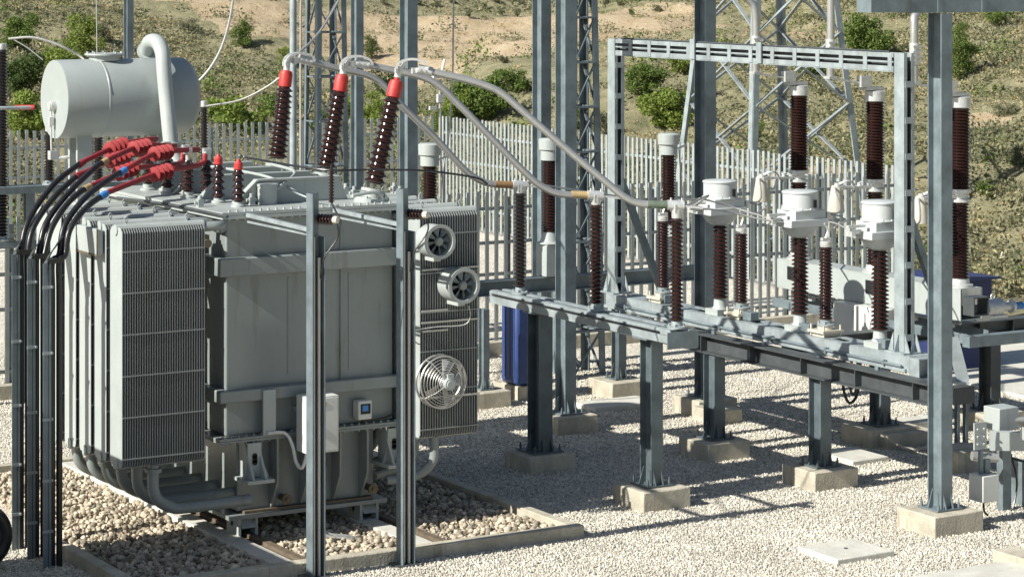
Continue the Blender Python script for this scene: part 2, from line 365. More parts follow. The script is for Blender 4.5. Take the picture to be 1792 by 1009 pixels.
# river pebbles: one countless mass
ico = bmesh.new(); bmesh.ops.create_icosphere(ico, subdivisions=1, radius=1); iv = np.array([v.co[:] for v in ico.verts]); ifc = np.array([[v.index for v in f.verts] for f in ico.faces]); ico.free()
def scatter_stones(name, n, region, size, m, label, cat, zf=.6):
    V = []; Fc = []; k = 0
    for i in range(n):
        x, y, base = region()
        r = size[0] + (size[1] - size[0]) * random.random() ** 2
        q = Matrix.Rotation(random.random() * 6.28, 3, Vector((random.random(), random.random(), random.random() + .1)).normalized())
        A = (iv * (1 + rng.uniform(-.24, .2, (len(iv), 1))) * np.array([1, random.uniform(.65, 1), random.uniform(.5, .8)])) @ np.array(q) * r + np.array([x, y, base + r * .3])
        V.append(A); Fc.append(ifc + k * len(iv)); k += 1
    b = MB(); b.v = np.concatenate(V); b.f = np.concatenate(Fc).tolist()
    o = b.build(name, m, loc=(0, 0, 0), recalc=False); o.data.set_sharp_from_angle(angle=R(60)); tag(o, label, cat, kind='stuff'); return o
def pit_pt():
    while 1:
        x = random.uniform(PX0 + .03, PX1 - .03); y = random.uniform(PY0 + .03, PY1 - .03)
        if 10.70 < x < 11.14 or 12.28 < x < 12.72: continue
        if x < 9.42 and y > 24.4: continue
        return x, y, random.uniform(0, .05)
scatter_stones('pit_pebbles', 15000, pit_pt, (.018, .05), M['stone'], 'tan and cream rounded pebbles filling the pit under the transformer', 'pebbles')

def gravel_stones():
    dens = 520; V0 = np.array([(1, 0, 0), (-1, 0, 0), (0, 1, 0), (0, -1, 0), (0, 0, 1), (0, 0, -1)], float)
    F0 = np.array([(0, 2, 4), (2, 1, 4), (1, 3, 4), (3, 0, 4), (2, 0, 5), (1, 2, 5), (3, 1, 5), (0, 3, 5)])
    N = 270000; Yq = 24 + 14.5 * rng.random(N) ** 1.25; px = rng.uniform(-40, 1830, N); X = (px - CX) / F * Yq
    x = cs * X + sn * Yq; y = -sn * X + cs * Yq
    keep = ~((x > 9.1) & (x < PX1 + .15) & (y > PY0 - .16) & (y < PY1 + .15)); x = x[keep]; y = y[keep]; n = len(x)
    r = rng.uniform(.008, .0185, n) * (1 + .3 * (rng.random(n) > .93))
    A = rng.normal(size=(n, 3, 3)); Q = np.linalg.qr(A)[0]
    V = V0[None] * rng.uniform(.6, 1.25, (n, 6, 1)) * np.stack([np.ones(n), rng.uniform(.7, 1, n), rng.uniform(.5, .9, n)], 1)[:, None]
    V = np.einsum('nij,nkj->nki', Q, V) * r[:, None, None]; V += np.stack([x, y, r * rng.uniform(.1, .6, n)], 1)[:, None]
    Fc = (F0[None] + (np.arange(n) * 6)[:, None, None]).reshape(-1)
    me = bpy.data.meshes.new('gravel'); me.vertices.add(n * 6); me.vertices.foreach_set('co', V.reshape(-1).astype(np.float32))
    me.loops.add(len(Fc)); me.loops.foreach_set('vertex_index', Fc.astype(np.int32)); me.polygons.add(n * 8)
    me.polygons.foreach_set('loop_start', np.arange(0, n * 24, 3).astype(np.int32)); me.polygons.foreach_set('loop_total', np.full(n * 8, 3, np.int32))
    me.update(calc_edges=True); me.materials.append(M['chip']); o = bpy.data.objects.new('gravel', me); COL.objects.link(o)
    tag(o, 'loose cream and beige crushed gravel covering the yard', 'gravel', kind='stuff')
M['chip'] = mat('gravel_chips', (.565, .535, .465), .9, 0, .17, .9, 0, 60, (.40, .36, .29), .45, .35, 1, 0, .2, .42)
gravel_stones()
# added wall, out of view to the left: it shades the near left corner
b = MB(); b.box(7.0, 7.25, 21.15, 24.45, -.05, 2.64); tag(b.build('added_shade_wall', M['concs'], bevel=.02), 'unseen pale concrete wall added left of the cable risers to cast shade', 'wall')
# ================================================================== TRANSFORMER
TX0, TX1, TY0, TY1 = 10.75, 12.68, 24.0, 27.25
T = thing('power_transformer', (11.7, 25.6, 0), 'large grey power transformer with finned radiators, drum on top and three tall brown bushings', 'transformer')
b = MB(); b.box(TX0, TX1, TY0, TY1, 1.12, 3.34); tank = b.build('tank', M['paint'], T, bevel=.018)
b = MB()
for x in (11.45, 12.15): b.box(x, x + .03, TY0 - .008, TY0, 1.7, 2.7)
b.box(12.05, 12.065, TY0 - .02, TY0, 1.6, 3.2); b.build('weld_seam', M['paint'], tank)
b = MB(); b.box(TX0 - .07, TX1 + .05, TY0 - .08, TY1 + .06, 3.34, 3.375); b.box(TX0 - .07, TX1 + .05, TY0 - .08, TY1 + .06, 3.379, 3.41)
for i in range(22):
    x = TX0 + .02 + i * .088
    b.cyl((x, TY0 - .045, 3.32), (x, TY0 - .045, 3.435), .014, n=6)
b.build('tank_cover', M['paint_light'], T)
def band(z0, z1, pr):
    b = MB(); b.box(TX0 - pr, TX1 + .03, TY0 - pr, TY0 - .002, z0, z1); b.box(TX0 - pr, TX0 - .002, TY0, TY1, z0, z1); b.box(TX1 + .002, TX1 + .03, TY0, TY1, z0, z1)
    return b.build('stiffener_band', M['paint'], T, bevel=.012)
band(2.76, 2.945, .11); band(1.475, 1.60, .11)
b = MB(); b.box(TX0 - .12, TX1 + .05, TY0 - .12, TY1 + .08, 1.07, 1.09); b.box(TX0 - .12, TX1 + .05, TY0 - .12, TY1 + .08, 1.094, 1.118)
for i in range(24): b.cyl((TX0 - .07 + i * .086, TY0 - .09, 1.05), (TX0 - .07 + i * .086, TY0 - .09, 1.14), .014, n=6)
b.build('tank_flange', M['paint'], T)
LX0, LX1 = 10.92, 12.50
b = MB(); b.box(LX0, LX1, TY0 + .10, TY1 - .1, .32, 1.068); low = b.build('lower_tank', M['paint'], T, bevel=.012)
b = MB()
for x in (11.28, 11.62, 12.0, 12.32):
    b.prism([(x, TY0 + .098, 1.06), (x, TY0 - .10, 1.06), (x, TY0 - .10, .62), (x, TY0 + .05, .34), (x, TY0 + .098, .34)], (.02, 0, 0))
b.build('gusset', M['paint'], low)
b = MB(); b.box(LX0 - .14, LX1 + .1, TY0 - .02, TY1, .26, .30)
b.build('base_frame', M['paint'], T)
b = MB(); b.box(LX0 + .05, LX1 - .05, TY0 + .02, TY0 + .12, .302, .33); b.build('skid_edge', M['rust'], T)
for x in (11.42, 12.42):
    b = MB(); b.cyl((x, TY0 + .10, .42), (x, TY0 - .03, .42), .035, n=14); b.cyl((x, TY0 - .03, .42), (x, TY0 - .055, .42), .055, n=14); b.cyl((x, TY0 - .055, .42), (x, TY0 - .08, .42), .022, n=8); b.build('drain_valve', M['brass'], T)
# jacking lugs
for x in (11.02, 12.63):
    b = MB(); zb = .66
    b.box(x - .15, x + .15, TY0 - .28, TY0 + .09, zb, zb + .035)
    for s in (-.07, .07):
        b.prism([(x + s - .012, TY0 - .26, zb + .036), (x + s - .012, TY0 + .09, zb + .036), (x + s - .012, TY0 + .09, 1.06), (x + s - .012, TY0 - .03, 1.06)], (.024, 0, 0))
    b.box(x - .075, x + .075, TY0 - .12, TY0 - .09, zb + .04, 1.05)
    for s in (-1, 1): b.prism([(x + s * .075, TY0 - .122, zb + .036), (x + s * .15, TY0 - .15, zb + .036), (x + s * .075, TY0 - .122, zb + .22)], (0, .02, 0))
    o = b.build('jacking_lug', M['paint_light'], T)
    b = MB(); b.cyl((x, TY0 - .1, .85), (x, TY0 - .1255, .85), .028, n=12); b.cyl((x, TY0 - .1, .92), (x, TY0 - .1255, .92), .028, n=12); b.box(x - .028, x + .028, TY0 - .1255, TY0 - .1, .85, .92); b.build('slot', M['dark'], o)
b = MB(); b.box(11.11, 11.25, TY0 - .135, TY0 - .111, 1.12, 1.58); b.build('cover_plate', M['paint_light'], T)
# wheels
for x in (11.02, 12.42):
    for y in (TY0 + .20, TY1 - .35):
        b = MB(); b.box(x - .11, x - .08, y - .16, y + .13, .03, .26); b.box(x + .08, x + .11, y - .16, y + .13, .03, .26)
        b.prism([(x - .079, y - .10, .256), (x + .079, y - .10, .256), (x + .079, y - .20, .16), (x - .079, y - .20, .16)], (0, .02, 0))
        o = b.build('wheel_bracket', M['paint_light'], T)
        b = MB(); b.cyl((x - .066, y, .285 - .1), (x + .066, y, .285 - .1), .10, n=20); b.cyl((x - .11, y, .185), (x + .11, y, .185), .03, n=10); b.build('wheel', M['steel_dark'], o)

# radiators
def radiator(x0, x1, y0, y1, nf, z0=.99, z1=3.35, front=True, bottom=True):
    b = MB(); w = (x1 - x0) / (nf - 1)
    for i in range(nf):
        x = x0 + i * w; t = .0045
        P = [(x - t, y0 + .03, z0), (x - t, y1 - .03, z0), (x - t, y1, z0 + .04), (x - t, y1, z1 - .05), (x - t, y1 - .05, z1), (x - t, y0 + .05, z1), (x - t, y0, z1 - .05), (x - t, y0, z0 + .04)]
        b.prism(P, (2 * t, 0, 0))
    for k in range(6):
        z = z0 + .08 + k * (z1 - z0 - .16) / 5.4
        b.box(x0 - .004, x1 + .004, y0 - .007, y0 - .0005, z, z + .013)
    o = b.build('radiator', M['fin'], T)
    b = MB(); b.prism([(x0 - .0065, y0 + .004, z0 + .04), (x0 - .0065, y0 + .03, z0 + .003), (x0 - .0065, y1 - .03, z0 + .003), (x0 - .0065, y1 - .004, z0 + .04), (x0 - .0065, y1 - .004, z1 - .05), (x0 - .0065, y1 - .05, z1 - .003), (x0 - .0065, y0 + .05, z1 - .003), (x0 - .0065, y0 + .004, z1 - .05)], (.003, 0, 0)); b.build('sunlit_side_sheet', M['paint_light'], o)  # added paler sheet: sunlight on the end face put into the colour
    b = MB(); yc = (y0 + y1) / 2
    b.cyl((x0 - .02, yc, z1 - .03), (x1 + .05, yc, z1 - .03), .055, n=12)
    b.build('header_pipe', M['paint_light'], o)
    b = MB(); b.cyl((x0 - .02, yc, z0 + .02), (x1 + .05, yc, z0 + .02), .055, n=12); b.build('header_pipe', M['paint_light'], o)
    for xx in (x0 + .1, x1 - .12): b = MB(); b.tube([(xx, yc - .0, z1 + .02), (xx - .02, yc, z1 + .075), (xx, yc, z1 + .095), (xx + .02, yc, z1 + .075), (xx, yc, z1 + .02)], .007, 6); b.build('lifting_eye', M['paint_light'], o)
    return o
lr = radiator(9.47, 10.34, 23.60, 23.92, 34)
def copy_part(o, dx, dy):
    c = o.copy(); COL.objects.link(c); c.parent = o.parent; c.location = Vector(o.location) + Vector((dx, dy, 0)); ORG[c.name] = ORG[o.name]
    for ch in [q for q in ALL if q.parent == o]:
        e = ch.copy(); COL.objects.link(e); e.parent = c
    return c
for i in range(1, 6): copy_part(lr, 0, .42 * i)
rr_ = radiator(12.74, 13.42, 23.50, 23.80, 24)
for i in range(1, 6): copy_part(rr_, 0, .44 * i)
for i in range(6):
    yc = 23.76 + .42 * i
    b = MB(); xx = 9.86
    b.tube([(xx, yc, .97), (xx, yc, .72), (xx + .06, yc, .60), (xx + .20, yc, .52), (xx + .36, yc, .50), (LX0, yc + .02, .50)], .058, 12, 5)
    b.cyl((xx, yc, .93), (xx, yc, .89), .085, n=12); b.build('oil_pipe', M['paint'], T)
    b = MB(); b.tube([(10.38, yc, 3.30), (10.6, yc, 3.30), (TX0 + .01, max(yc, TY0 + .15), 3.22)], .05, 10, 4); b.build('oil_pipe', M['paint'], T)
for i in range(6):
    yc = 23.65 + .44 * i
    b = MB(); xx = 12.98
    b.tube([(xx, yc, .97), (xx, yc, .74), (xx - .08, yc + .03, .62), (xx - .22, yc + .08, .55), (LX1, yc + .15 if i == 0 else yc, .53)], .05, 12, 5); b.build('oil_pipe', M['paint'], T)
    b = MB(); b.tube([(12.76, yc, 3.30), (12.70, max(yc, TY0 + .1), 3.26), (TX1 - .01, max(yc, TY0 + .15), 3.24)], .045, 10, 3); b.build('oil_pipe', M['paint'], T)
# brass valves between radiator and tank
for i in range(3):
    b = MB(); y = 24.12 + i * .42; b.cbox((10.55, y, 3.12), .1, .1, .12); b.cyl((10.55, y, 3.1), (10.55, y - .13, 3.1), .045, n=10); b.cyl((10.55, y, 3.16), (10.55, y, 3.24), .02, n=8); b.cyl((10.55, y, 3.0), (10.55, y, 2.85), .03, n=8); b.build('valve', M['brass'], T)
# box on the radiator bank (rusty rimmed)
b = MB(); p = hit(105, 395, x=9.44); b.box(9.38, 9.44, 24.05, 24.62, 3.04, 3.30); b.build('junction_box', M['paint_light'], T, bevel=.008)
b = MB(); b.box(9.374, 9.38, 24.04, 24.63, 3.03, 3.05); b.box(9.374, 9.38, 24.04, 24.06, 3.05, 3.31); b.build('box_edge', M['brass'], T)

# fans on the right radiator
def fan(c, r, depth, guard=False):
    c = Vector(c); yb = c.y; yf = c.y - depth
    if not guard:
        b = MB(); b.lathe((c.x, yb, c.z), (0, -1, 0), [(r * .98, 0), (r * .98, depth), (r * 1.04, depth), (r * 1.04, depth + .012), (r * .84, depth + .012), (r * .80, depth - .02), (r * .80, 0.004)], 36)
        b.box(c.x - .06, c.x + .02, yf + .02, yb, c.z - r - .03, c.z - r + .01)
        o = b.build('cooling_fan', M['paint_light'], T)
        b = MB(); b.cyl((c.x, yf + .05, c.z), (c.x, yf + .012, c.z), r * .26, n=20)
        b.cyl((c.x, yf + .012, c.z), (c.x, yf, c.z), r * .2, n=20); b.build('hub', M['paint'], o)
        b = MB()
        for k in range(8):
            t = k * math.pi / 4 + .2
            def P(rad, ang, yy): return Vector((c.x + rad * math.cos(ang), yy, c.z + rad * math.sin(ang)))
            a, e = .18, .30
            vs = [P(r * .24, t - a, yf + .03), P(r * .78, t - e * .7, yf + .02), P(r * .78, t + e * .75, yf + .06), P(r * .24, t + a, yf + .05)]
            b.add(vs + [v + Vector((0, .006, 0)) for v in vs], [(0, 1, 2, 3), (7, 6, 5, 4), (0, 4, 5, 1), (1, 5, 6, 2), (2, 6, 7, 3), (3, 7, 4, 0)])
        b.build('blade_wheel', M['steel'], o)
        b = MB(); b.cyl((c.x, yb - .002, c.z), (c.x, yb - .012, c.z), r * .8, n=30); b.build('backplate', M['dark'], o)
    else:
        b = MB()
        def ring(rad, yy, tr=.005): b.tube([(c.x + rad * math.cos(t), yy, c.z + rad * math.sin(t)) for t in [2 * math.pi * i / 36 for i in range(37)]], tr, 6)
        for k in range(9): ring(r * (.25 + .75 * k / 8), yf + .10 * (k / 8) ** 2.2, .004 if k < 8 else .011)
        ring(r, yb, .014)
        for k in range(4):
            t = k * math.pi / 2 + .6
            b.tube([(c.x + .04 * math.cos(t), yf - .01, c.z + .04 * math.sin(t)), (c.x + r * .6 * math.cos(t), yf + .02, c.z + r * .6 * math.sin(t)), (c.x + r * math.cos(t), yf + .1, c.z + r * math.sin(t)), (c.x + r * math.cos(t), yb, c.z + r * math.sin(t))], .007, 6)
        o = b.build('cooling_fan', M['alu'], T)
        b = MB(); b.cyl((c.x, yf - .06, c.z), (c.x, yf + .08, c.z), .062, n=16); b.cyl((c.x, yf - .075, c.z), (c.x, yf - .06, c.z), .045, n=16); b.cbox((c.x + .02, yf, c.z + .075), .07, .06, .05); b.build('motor', M['paint_light'], o)
        b = MB()
        for k in range(5):
            t = k * 2 * math.pi / 5 + 1.2
            def P(rad, ang, yy): return Vector((c.x + rad * math.cos(ang), yy, c.z + rad * math.sin(ang)))
            vs = [P(.05, t - .3, yf + .10), P(r * .88, t - .22, yf + .09), P(r * .88, t + .32, yf + .15), P(.05, t + .3, yf + .13)]
            b.add(vs + [v + Vector((0, .005, 0)) for v in vs], [(0, 1, 2, 3), (7, 6, 5, 4), (0, 4, 5, 1), (1, 5, 6, 2), (2, 6, 7, 3), (3, 7, 4, 0)])
        b.build('blade_wheel', M['alu'], o)
ry = 23.49
def fanpos(px, py, dep): q = hit(px, py, y=ry - dep); return (q.x, ry, q.z)
fan(fanpos(770, 423, .22), .175, .22); fan(fanpos(812, 500, .26), .18, .26); fan(fanpos(784, 671, .2), .27, .2, True)
for xe, z in ((13.05, 2.31), (13.05, 2.10), (13.43, 2.19), (13.43, 1.40), (13.43, 2.74)): b = MB(); b.box(12.74, xe, ry - .03, ry - .008, z, z + .018); b.build('fan_mounting_bar', M['alu'], T)
q1 = hit(820, 535, y=ry - .2); b = MB(); b.tube([q1, hit(823, 552, y=ry - .12), hit(812, 568, y=ry - .06), hit(760, 572, y=ry - .03), hit(706, 580, y=ry - .02), (12.70, 23.9, 2.1)], .006, 6, 5); b.build('fan_lead', M['clamp'], T)

# cover furniture: girders
for y, x0 in ((24.62, 11.12), (25.35, 11.05), (26.1, 11.05), (26.85, 11.05)):
    b = MB(); z = 3.412; h = .24
    b.prism([(x0, y, z), (x0 + .26, y, z + h), (12.36, y, z + h), (12.46, y, z)], (0, .03, 0))
    b.bar((x0, y + .015, z + .008), (x0 + .26, y + .015, z + h + .008), .09, .016); b.box(x0 + .26, 12.36, y - .04, y + .07, z + h + .003, z + h + .017)
    b.build('cover_girder', M['paint_light'], T)
for px, py, r, h in ((468, 357, .105, .19), (538, 338, .10, .19), (385, 300, .05, .05)):
    q = hit(px, py, z=3.41); b = MB(); b.lathe((q.x, q.y, 3.41), (0, 0, 1), [(r, 0), (r, h), (r * 1.06, h), (r * 1.06, h + .025), (r * .3, h + .03)], 24); b.build('turret', M['paint_light'], T)
for px, py in ((500, 352), (522, 345), (560, 335), (440, 358), (700, 345), (605, 340), (620, 345), (690, 338), (350, 362)):
    q = hit(px, py, z=3.41); b = MB(); b.cbox((q.x, q.y, 3.45), .06, .06, .08); b.cyl((q.x, q.y, 3.48), (q.x, q.y, 3.53), .022, n=10); b.cyl((q.x - .06, q.y, 3.46), (q.x + .06, q.y, 3.46), .018, n=8); b.build('valve', M['paint_light'], T)
b = MB()
g = lambda x, y, z: (x, y, z)
b.tube([g(11.35, 24.5, 3.45), g(11.7, 24.6, 3.62), g(12.1, 25.2, 3.68), g(12.2, 26, 3.7)], .018, 8, 6)
b.tube([g(11.9, 24.3, 3.46), g(11.8, 24.5, 3.52), g(11.65, 24.9, 3.66), g(11.5, 25.9, 3.7), g(11.3, 26.9, 3.7)], .016, 8, 6)
b.tube([g(12.25, 24.1, 3.5), g(12.55, 24.12, 3.52), g(12.62, 24.12, 3.44)], .02, 8, 5)
b.build('oil_gas_piping', M['paint_light'], T)
b = MB(); b.tube([hit(205, 346, x=10.66), hit(300, 358, x=10.66), hit(398, 379, x=10.66)], .016, 8); b.build('cable_conduit', M['steel_dark'], T)

# high voltage bushings
HV = []
for (bp, tp, yb) in (((483, 300), (502, 116), 26.7), ((567, 318), (601, 122), 25.5), ((650, 346), (697, 128), 24.3)):
    B0 = hit(bp[0], bp[1], y=yb); T0 = hit(tp[0], tp[1], y=yb); B0.z = max(B0.z, 3.44); ax = (T0 - B0); Lh = ax.length; ax.normalize()
    b = MB(); b.cyl(B0 - Vector((0, 0, .1)), B0 + Vector((0, 0, .0)), .19, n=22); b.lathe(B0 - ax * .06, ax, [(.17, 0), (.17, .04), (.11, .06), (.105, .12), (.13, .12), (.13, .15), (.09, .16)], 22)
    for k in range(8):
        t = k * math.pi / 4; b.cyl(B0 + Vector((.16 * math.cos(t), .16 * math.sin(t), -.02)), B0 + Vector((.16 * math.cos(t), .16 * math.sin(t), .035)), .014, n=6)
    hb = b.build('hv_bushing', M['paint_light'], T)
    zs = .15; L1 = Lh * .80 - zs
    b = MB(); b.lathe(B0 + ax * zs, ax, sheds(L1, .080, .122, 13, 0, .062, .098), 24); b.build('porcelain', M['porc'], hb)
    b = MB(); b.lathe(B0 + ax * (zs + L1), ax, [(.055, 0), (.076, .01), (.078, .145), (.066, .185), (.03, .20), (.03, Lh - zs - L1 - .002)], 20); b.build('red_cap', M['red'], hb)
    HV.append((T0, ax))
# low voltage bushings
LV = []
for k, y in enumerate((25.5, 26.06, 26.62)):
    for x in (11.02, 11.2):
        yy = y + (.0 if x > 11.1 else .1)
        b = MB(); b.lathe((x, yy, 3.40), (0, 0, 1), [(.085, 0), (.085, .03), (.055, .04), (.055, .08)], 16); o = b.build('lv_bushing', M['paint_light'], T)
        b = MB(); b.lathe((x, yy, 3.48), (0, 0, 1), sheds(.34, .045, .078, 5, 0, .038, .066), 18); b.build('porcelain', M['porc'], o)
        b = MB(); b.cyl((x, yy, 3.82), (x, yy, 3.93), .025, n=10); b.cbox((x, yy, 3.92), .09, .05, .06); b.build('terminal', M['clamp'], o)
for y, zt in ((24.46, 3.93), (24.97, 3.95)):
    b = MB(); x = 11.1; b.lathe((x, y, 3.40), (0, 0, 1), [(.075, 0), (.075, .03), (.05, .04), (.05, .06)], 16); o = b.build('neutral_bushing', M['paint_light'], T)
    b = MB(); b.lathe((x, y, 3.46), (0, 0, 1), sheds(zt - 3.60, .045, .075, 5, 0, .036, .06), 18); b.build('porcelain', M['porc'], o)
    b = MB(); b.lathe((x, y, zt - .14), (0, 0, 1), [(.036, 0), (.046, .01), (.046, .07), (.02, .10), (.016, .115)], 16); b.build('red_cap', M['red'], o)

# conservator drum
ca = hit(95, 174, y=28.1); cr_ = .455; cxa, cz_ = ca.x, ca.z; cxb = 12.03
b = MB(); b.lathe((cxa, 28.1, cz_), (1, 0, 0), [(cr_ - .004, 0), (cr_, .012), (cr_, 1.56), (cr_ * .97, 1.60), (cr_ * .85, 1.66), (cr_ * .5, 1.71), (.02, 1.73)], 56)
cons = b.build('conservator_drum', M['drum'], T)
b = MB(); b.lathe((cxa + .50, 28.1, cz_), (1, 0, 0), [(cr_ + .002, 0), (cr_ + .006, .004), (cr_ + .006, .02), (cr_ + .002, .024)], 56); b.build('seam_ring', M['drum'], cons)
b = MB(); b.cyl((11.05, 28.1, cz_ + cr_ - .02), (11.05, 28.1, cz_ + cr_ + .045), .18, n=28); b.cyl((11.05, 28.1, cz_ + cr_ + .045), (11.05, 28.1, cz_ + cr_ + .065), .23, n=28)
for k in range(10): t = k * .628; b.cyl((11.05 + .205 * math.cos(t), 28.1 + .205 * math.sin(t), cz_ + cr_ + .03), (11.05 + .205 * math.cos(t), 28.1 + .205 * math.sin(t), cz_ + cr_ + .085), .012, n=6)
b.build('inspection_hatch', M['paint_light'], cons)
b = MB(); b.cyl((cxa + .01, 28.08, cz_ - .07), (cxa - .06, 28.08, cz_ - .07), .06, n=20); b.cyl((cxa - .06, 28.08, cz_ - .07), (cxa - .075, 28.08, cz_ - .07), .05, n=20)
b.tube([(cxa - .045, 28.08, cz_ - .13), (cxa - .05, 28.08, cz_ - .3), (cxa - .04, 28.08, cz_ - .58)], .013, 8)
b.cbox((cxa - .05, 28.08, cz_ - .25), .05, .06, .1); b.cbox((cxa - .02, 28.08, cz_ - .64), .1, .09, .1); b.cyl((cxa - .02, 28.08, cz_ - .68), (cxa + .15, 28.0, cz_ - .66), .02, n=8)
b.build('oil_level_gauge', M['clamp'], cons)
b = MB()
for x in (10.75, 11.75): b.box(x - .09, x + .09, 27.95, 28.0, 3.2, cz_ - cr_ * .85); b.box(x - .09, x + .09, 28.2, 28.25, 3.2, cz_ - cr_ * .85)
b.box(10.6, 11.9, 27.3, 28.3, 3.12, 3.2); b.build('conservator_bracket', M['paint_light'], T)
# big vent pipe over the drum
P1 = [(258, 88, 28.25), (262, 74, 28.1), (275, 74, 27.9), (284, 92, 27.7), (287, 125, 27.62), (292, 180, 27.55), (299, 252, 27.45)]
b = MB(); pts = [hit(px, py, y=y) for px, py, y in P1]; b.tube(pts, .088, 20, 6); b.cyl(pts[0], pts[0] + (pts[0] - pts[1]).normalized() * .04, .12, n=20)
b.cyl(pts[-1], Vector((pts[-1].x + .03, 27.2, 3.42)), .088, n=20); b.cyl(pts[-1] + Vector((0, 0, .02)), pts[-1] - Vector((0, 0, .03)), .12, n=20); b.build('vent_pipe', M['paint_light'], T)

# control cabinet + thermometer
c0 = hit(537, 695, y=23.55); cx0, cx1 = c0.x, hit(593, 690, y=23.55).x; cz0, cz1 = hit(565, 792, y=23.55).z, hit(565, 693, y=23.55).z
b = MB(); b.box(cx0, cx1, 23.55, 23.80, cz0, cz1); cab = b.build('control_cabinet', M['white'], T, bevel=.008)
b = MB(); b.box(cx0 + .02, cx1 - .02, 23.538, 23.5495, cz0 + .02, cz1 - .02); b.build('door', M['white'], cab, bevel=.004)
b = MB(); b.box(cx0 + .1, cx0 + .22, 23.534, 23.5378, cz1 - .10, cz1 - .06); b.build('nameplate', M['yellow'], cab)
b = MB(); b.box(cx0 + .05, cx0 + .08, 23.515, 23.5378, cz1 - .32, cz1 - .24); b.build('handle', M['dark'], cab)
b = MB(); b.box(cx0 + .05, cx1 - .05, 23.80, 24.1, cz0 + .15, cz0 + .2); b.box(cx0 + .05, cx1 - .05, 23.80, 24.1, cz1 - .2, cz1 - .15); b.build('bracket', M['paint'], cab)
b = MB()
for k in range(3): b.tube([(cx0 + .08 + k * .1, 23.68, cz0), (cx0 + .08 + k * .1, 23.68, cz0 - .15), (cx0 + .12 + k * .08, 23.75, cz0 - .26 + .03 * k), (cx0 + .2 + k * .07, 23.85, cz0 - .05), (cx0 + .2 + k * .07, 24.0, cz0)], .012, 8, 5)
b.build('cable_loop', M['black'], cab)
b = MB(); b.tube([(cx0 - .30, 23.86, 1.14), (cx0 - .12, 23.84, 1.13), (cx0 - .05, 23.8, 1.02), (cx0 - .03, 23.74, cz0 - .1), (cx0 + .02, 23.7, cz0 - .16), (cx0 + .07, 23.68, cz0)], .02, 8, 5); b.build('flexible_hose', M['clamp'], cab)
b = MB(); b.tube([(cx0 + .14, 23.66, cz0), (cx0 + .15, 23.66, .5), (cx0 + .2, 23.6, .12), (cx0 + .42, 23.45, .06), (cx0 + .6, 23.4, .0)], .017, 8, 6); b.tube([(cx0 + .18, 23.68, cz0), (cx0 + .19, 23.68, .5), (cx0 + .24, 23.64, .13), (cx0 + .46, 23.5, .07), (cx0 + .66, 23.42, .0)], .015, 8, 6); b.build('conduit', M['alu'], cab)
t0 = hit(627, 735, y=23.86); t1 = hit(651, 700, y=23.86)
b = MB(); b.box(t0.x, t1.x, 23.86, 23.99, t0.z, t1.z); th = b.build('thermometer_box', M['white'], T, bevel=.01)
b = MB(); b.box(t0.x + .03, t1.x - .02, 23.852, 23.8598, t0.z + .06, t1.z - .03); b.build('dial_glass', M['dark'], th)
b = MB(); b.box(t0.x + .045, t1.x - .05, 23.848, 23.8518, t0.z + .09, t0.z + .15); b.build('dial', M['bluetape'], th)
b = MB(); b.tube([(TX1 - .05, 23.98, 2.8), (TX1 + .05, 23.97, 2.7), (TX1 + .01, 23.97, 2.0), (TX1 + .04, 23.98, 1.5), (TX1 - .02, 23.95, 1.2), (12.3, 23.9, 1.16), (t0.x + .06, 23.9, t0.z)], .010, 6, 6); b.build('sensor_lead', M['black'], T)

# ================================================================== CABLE RISERS AND CABLES
K = [dict(y=24.07, lab='nearest to the camera', tape=M['bluetape'], up=[(104, 445), (113, 395), (150, 345), (200, 308)], tp=(214, 301), red=[(222, 295), (268, 270), (300, 264), (346, 262)], lo=[(114, 445), (122, 402), (148, 366), (172, 347)], tpl=(180, 342), redl=[(190, 336), (268, 306), (300, 297), (352, 287)], tgt=(11.2, 25.5)),
     dict(y=24.52, lab='in the middle', tape=M['yellow'], up=[(68, 445), (80, 392), (118, 340), (168, 292)], tp=(182, 284), red=[(192, 278), (232, 260), (262, 254), (305, 256)], lo=[(78, 445), (90, 400), (115, 360), (140, 336)], tpl=(152, 329), redl=[(162, 324), (205, 305), (240, 293), (310, 288)], tgt=(11.2, 26.06)),
     dict(y=24.97, lab='farthest to the left', tape=M['redd'], up=[(38, 445), (50, 385), (92, 325), (135, 290)], tp=(141, 287), red=[(148, 282), (190, 262), (222, 250), (272, 243)], lo=[(48, 445), (60, 395), (95, 345), (130, 312)], tpl=(137, 307), redl=[(145, 303), (190, 283), (225, 272), (290, 268)], tgt=(11.2, 26.62))]
RXX = 8.92
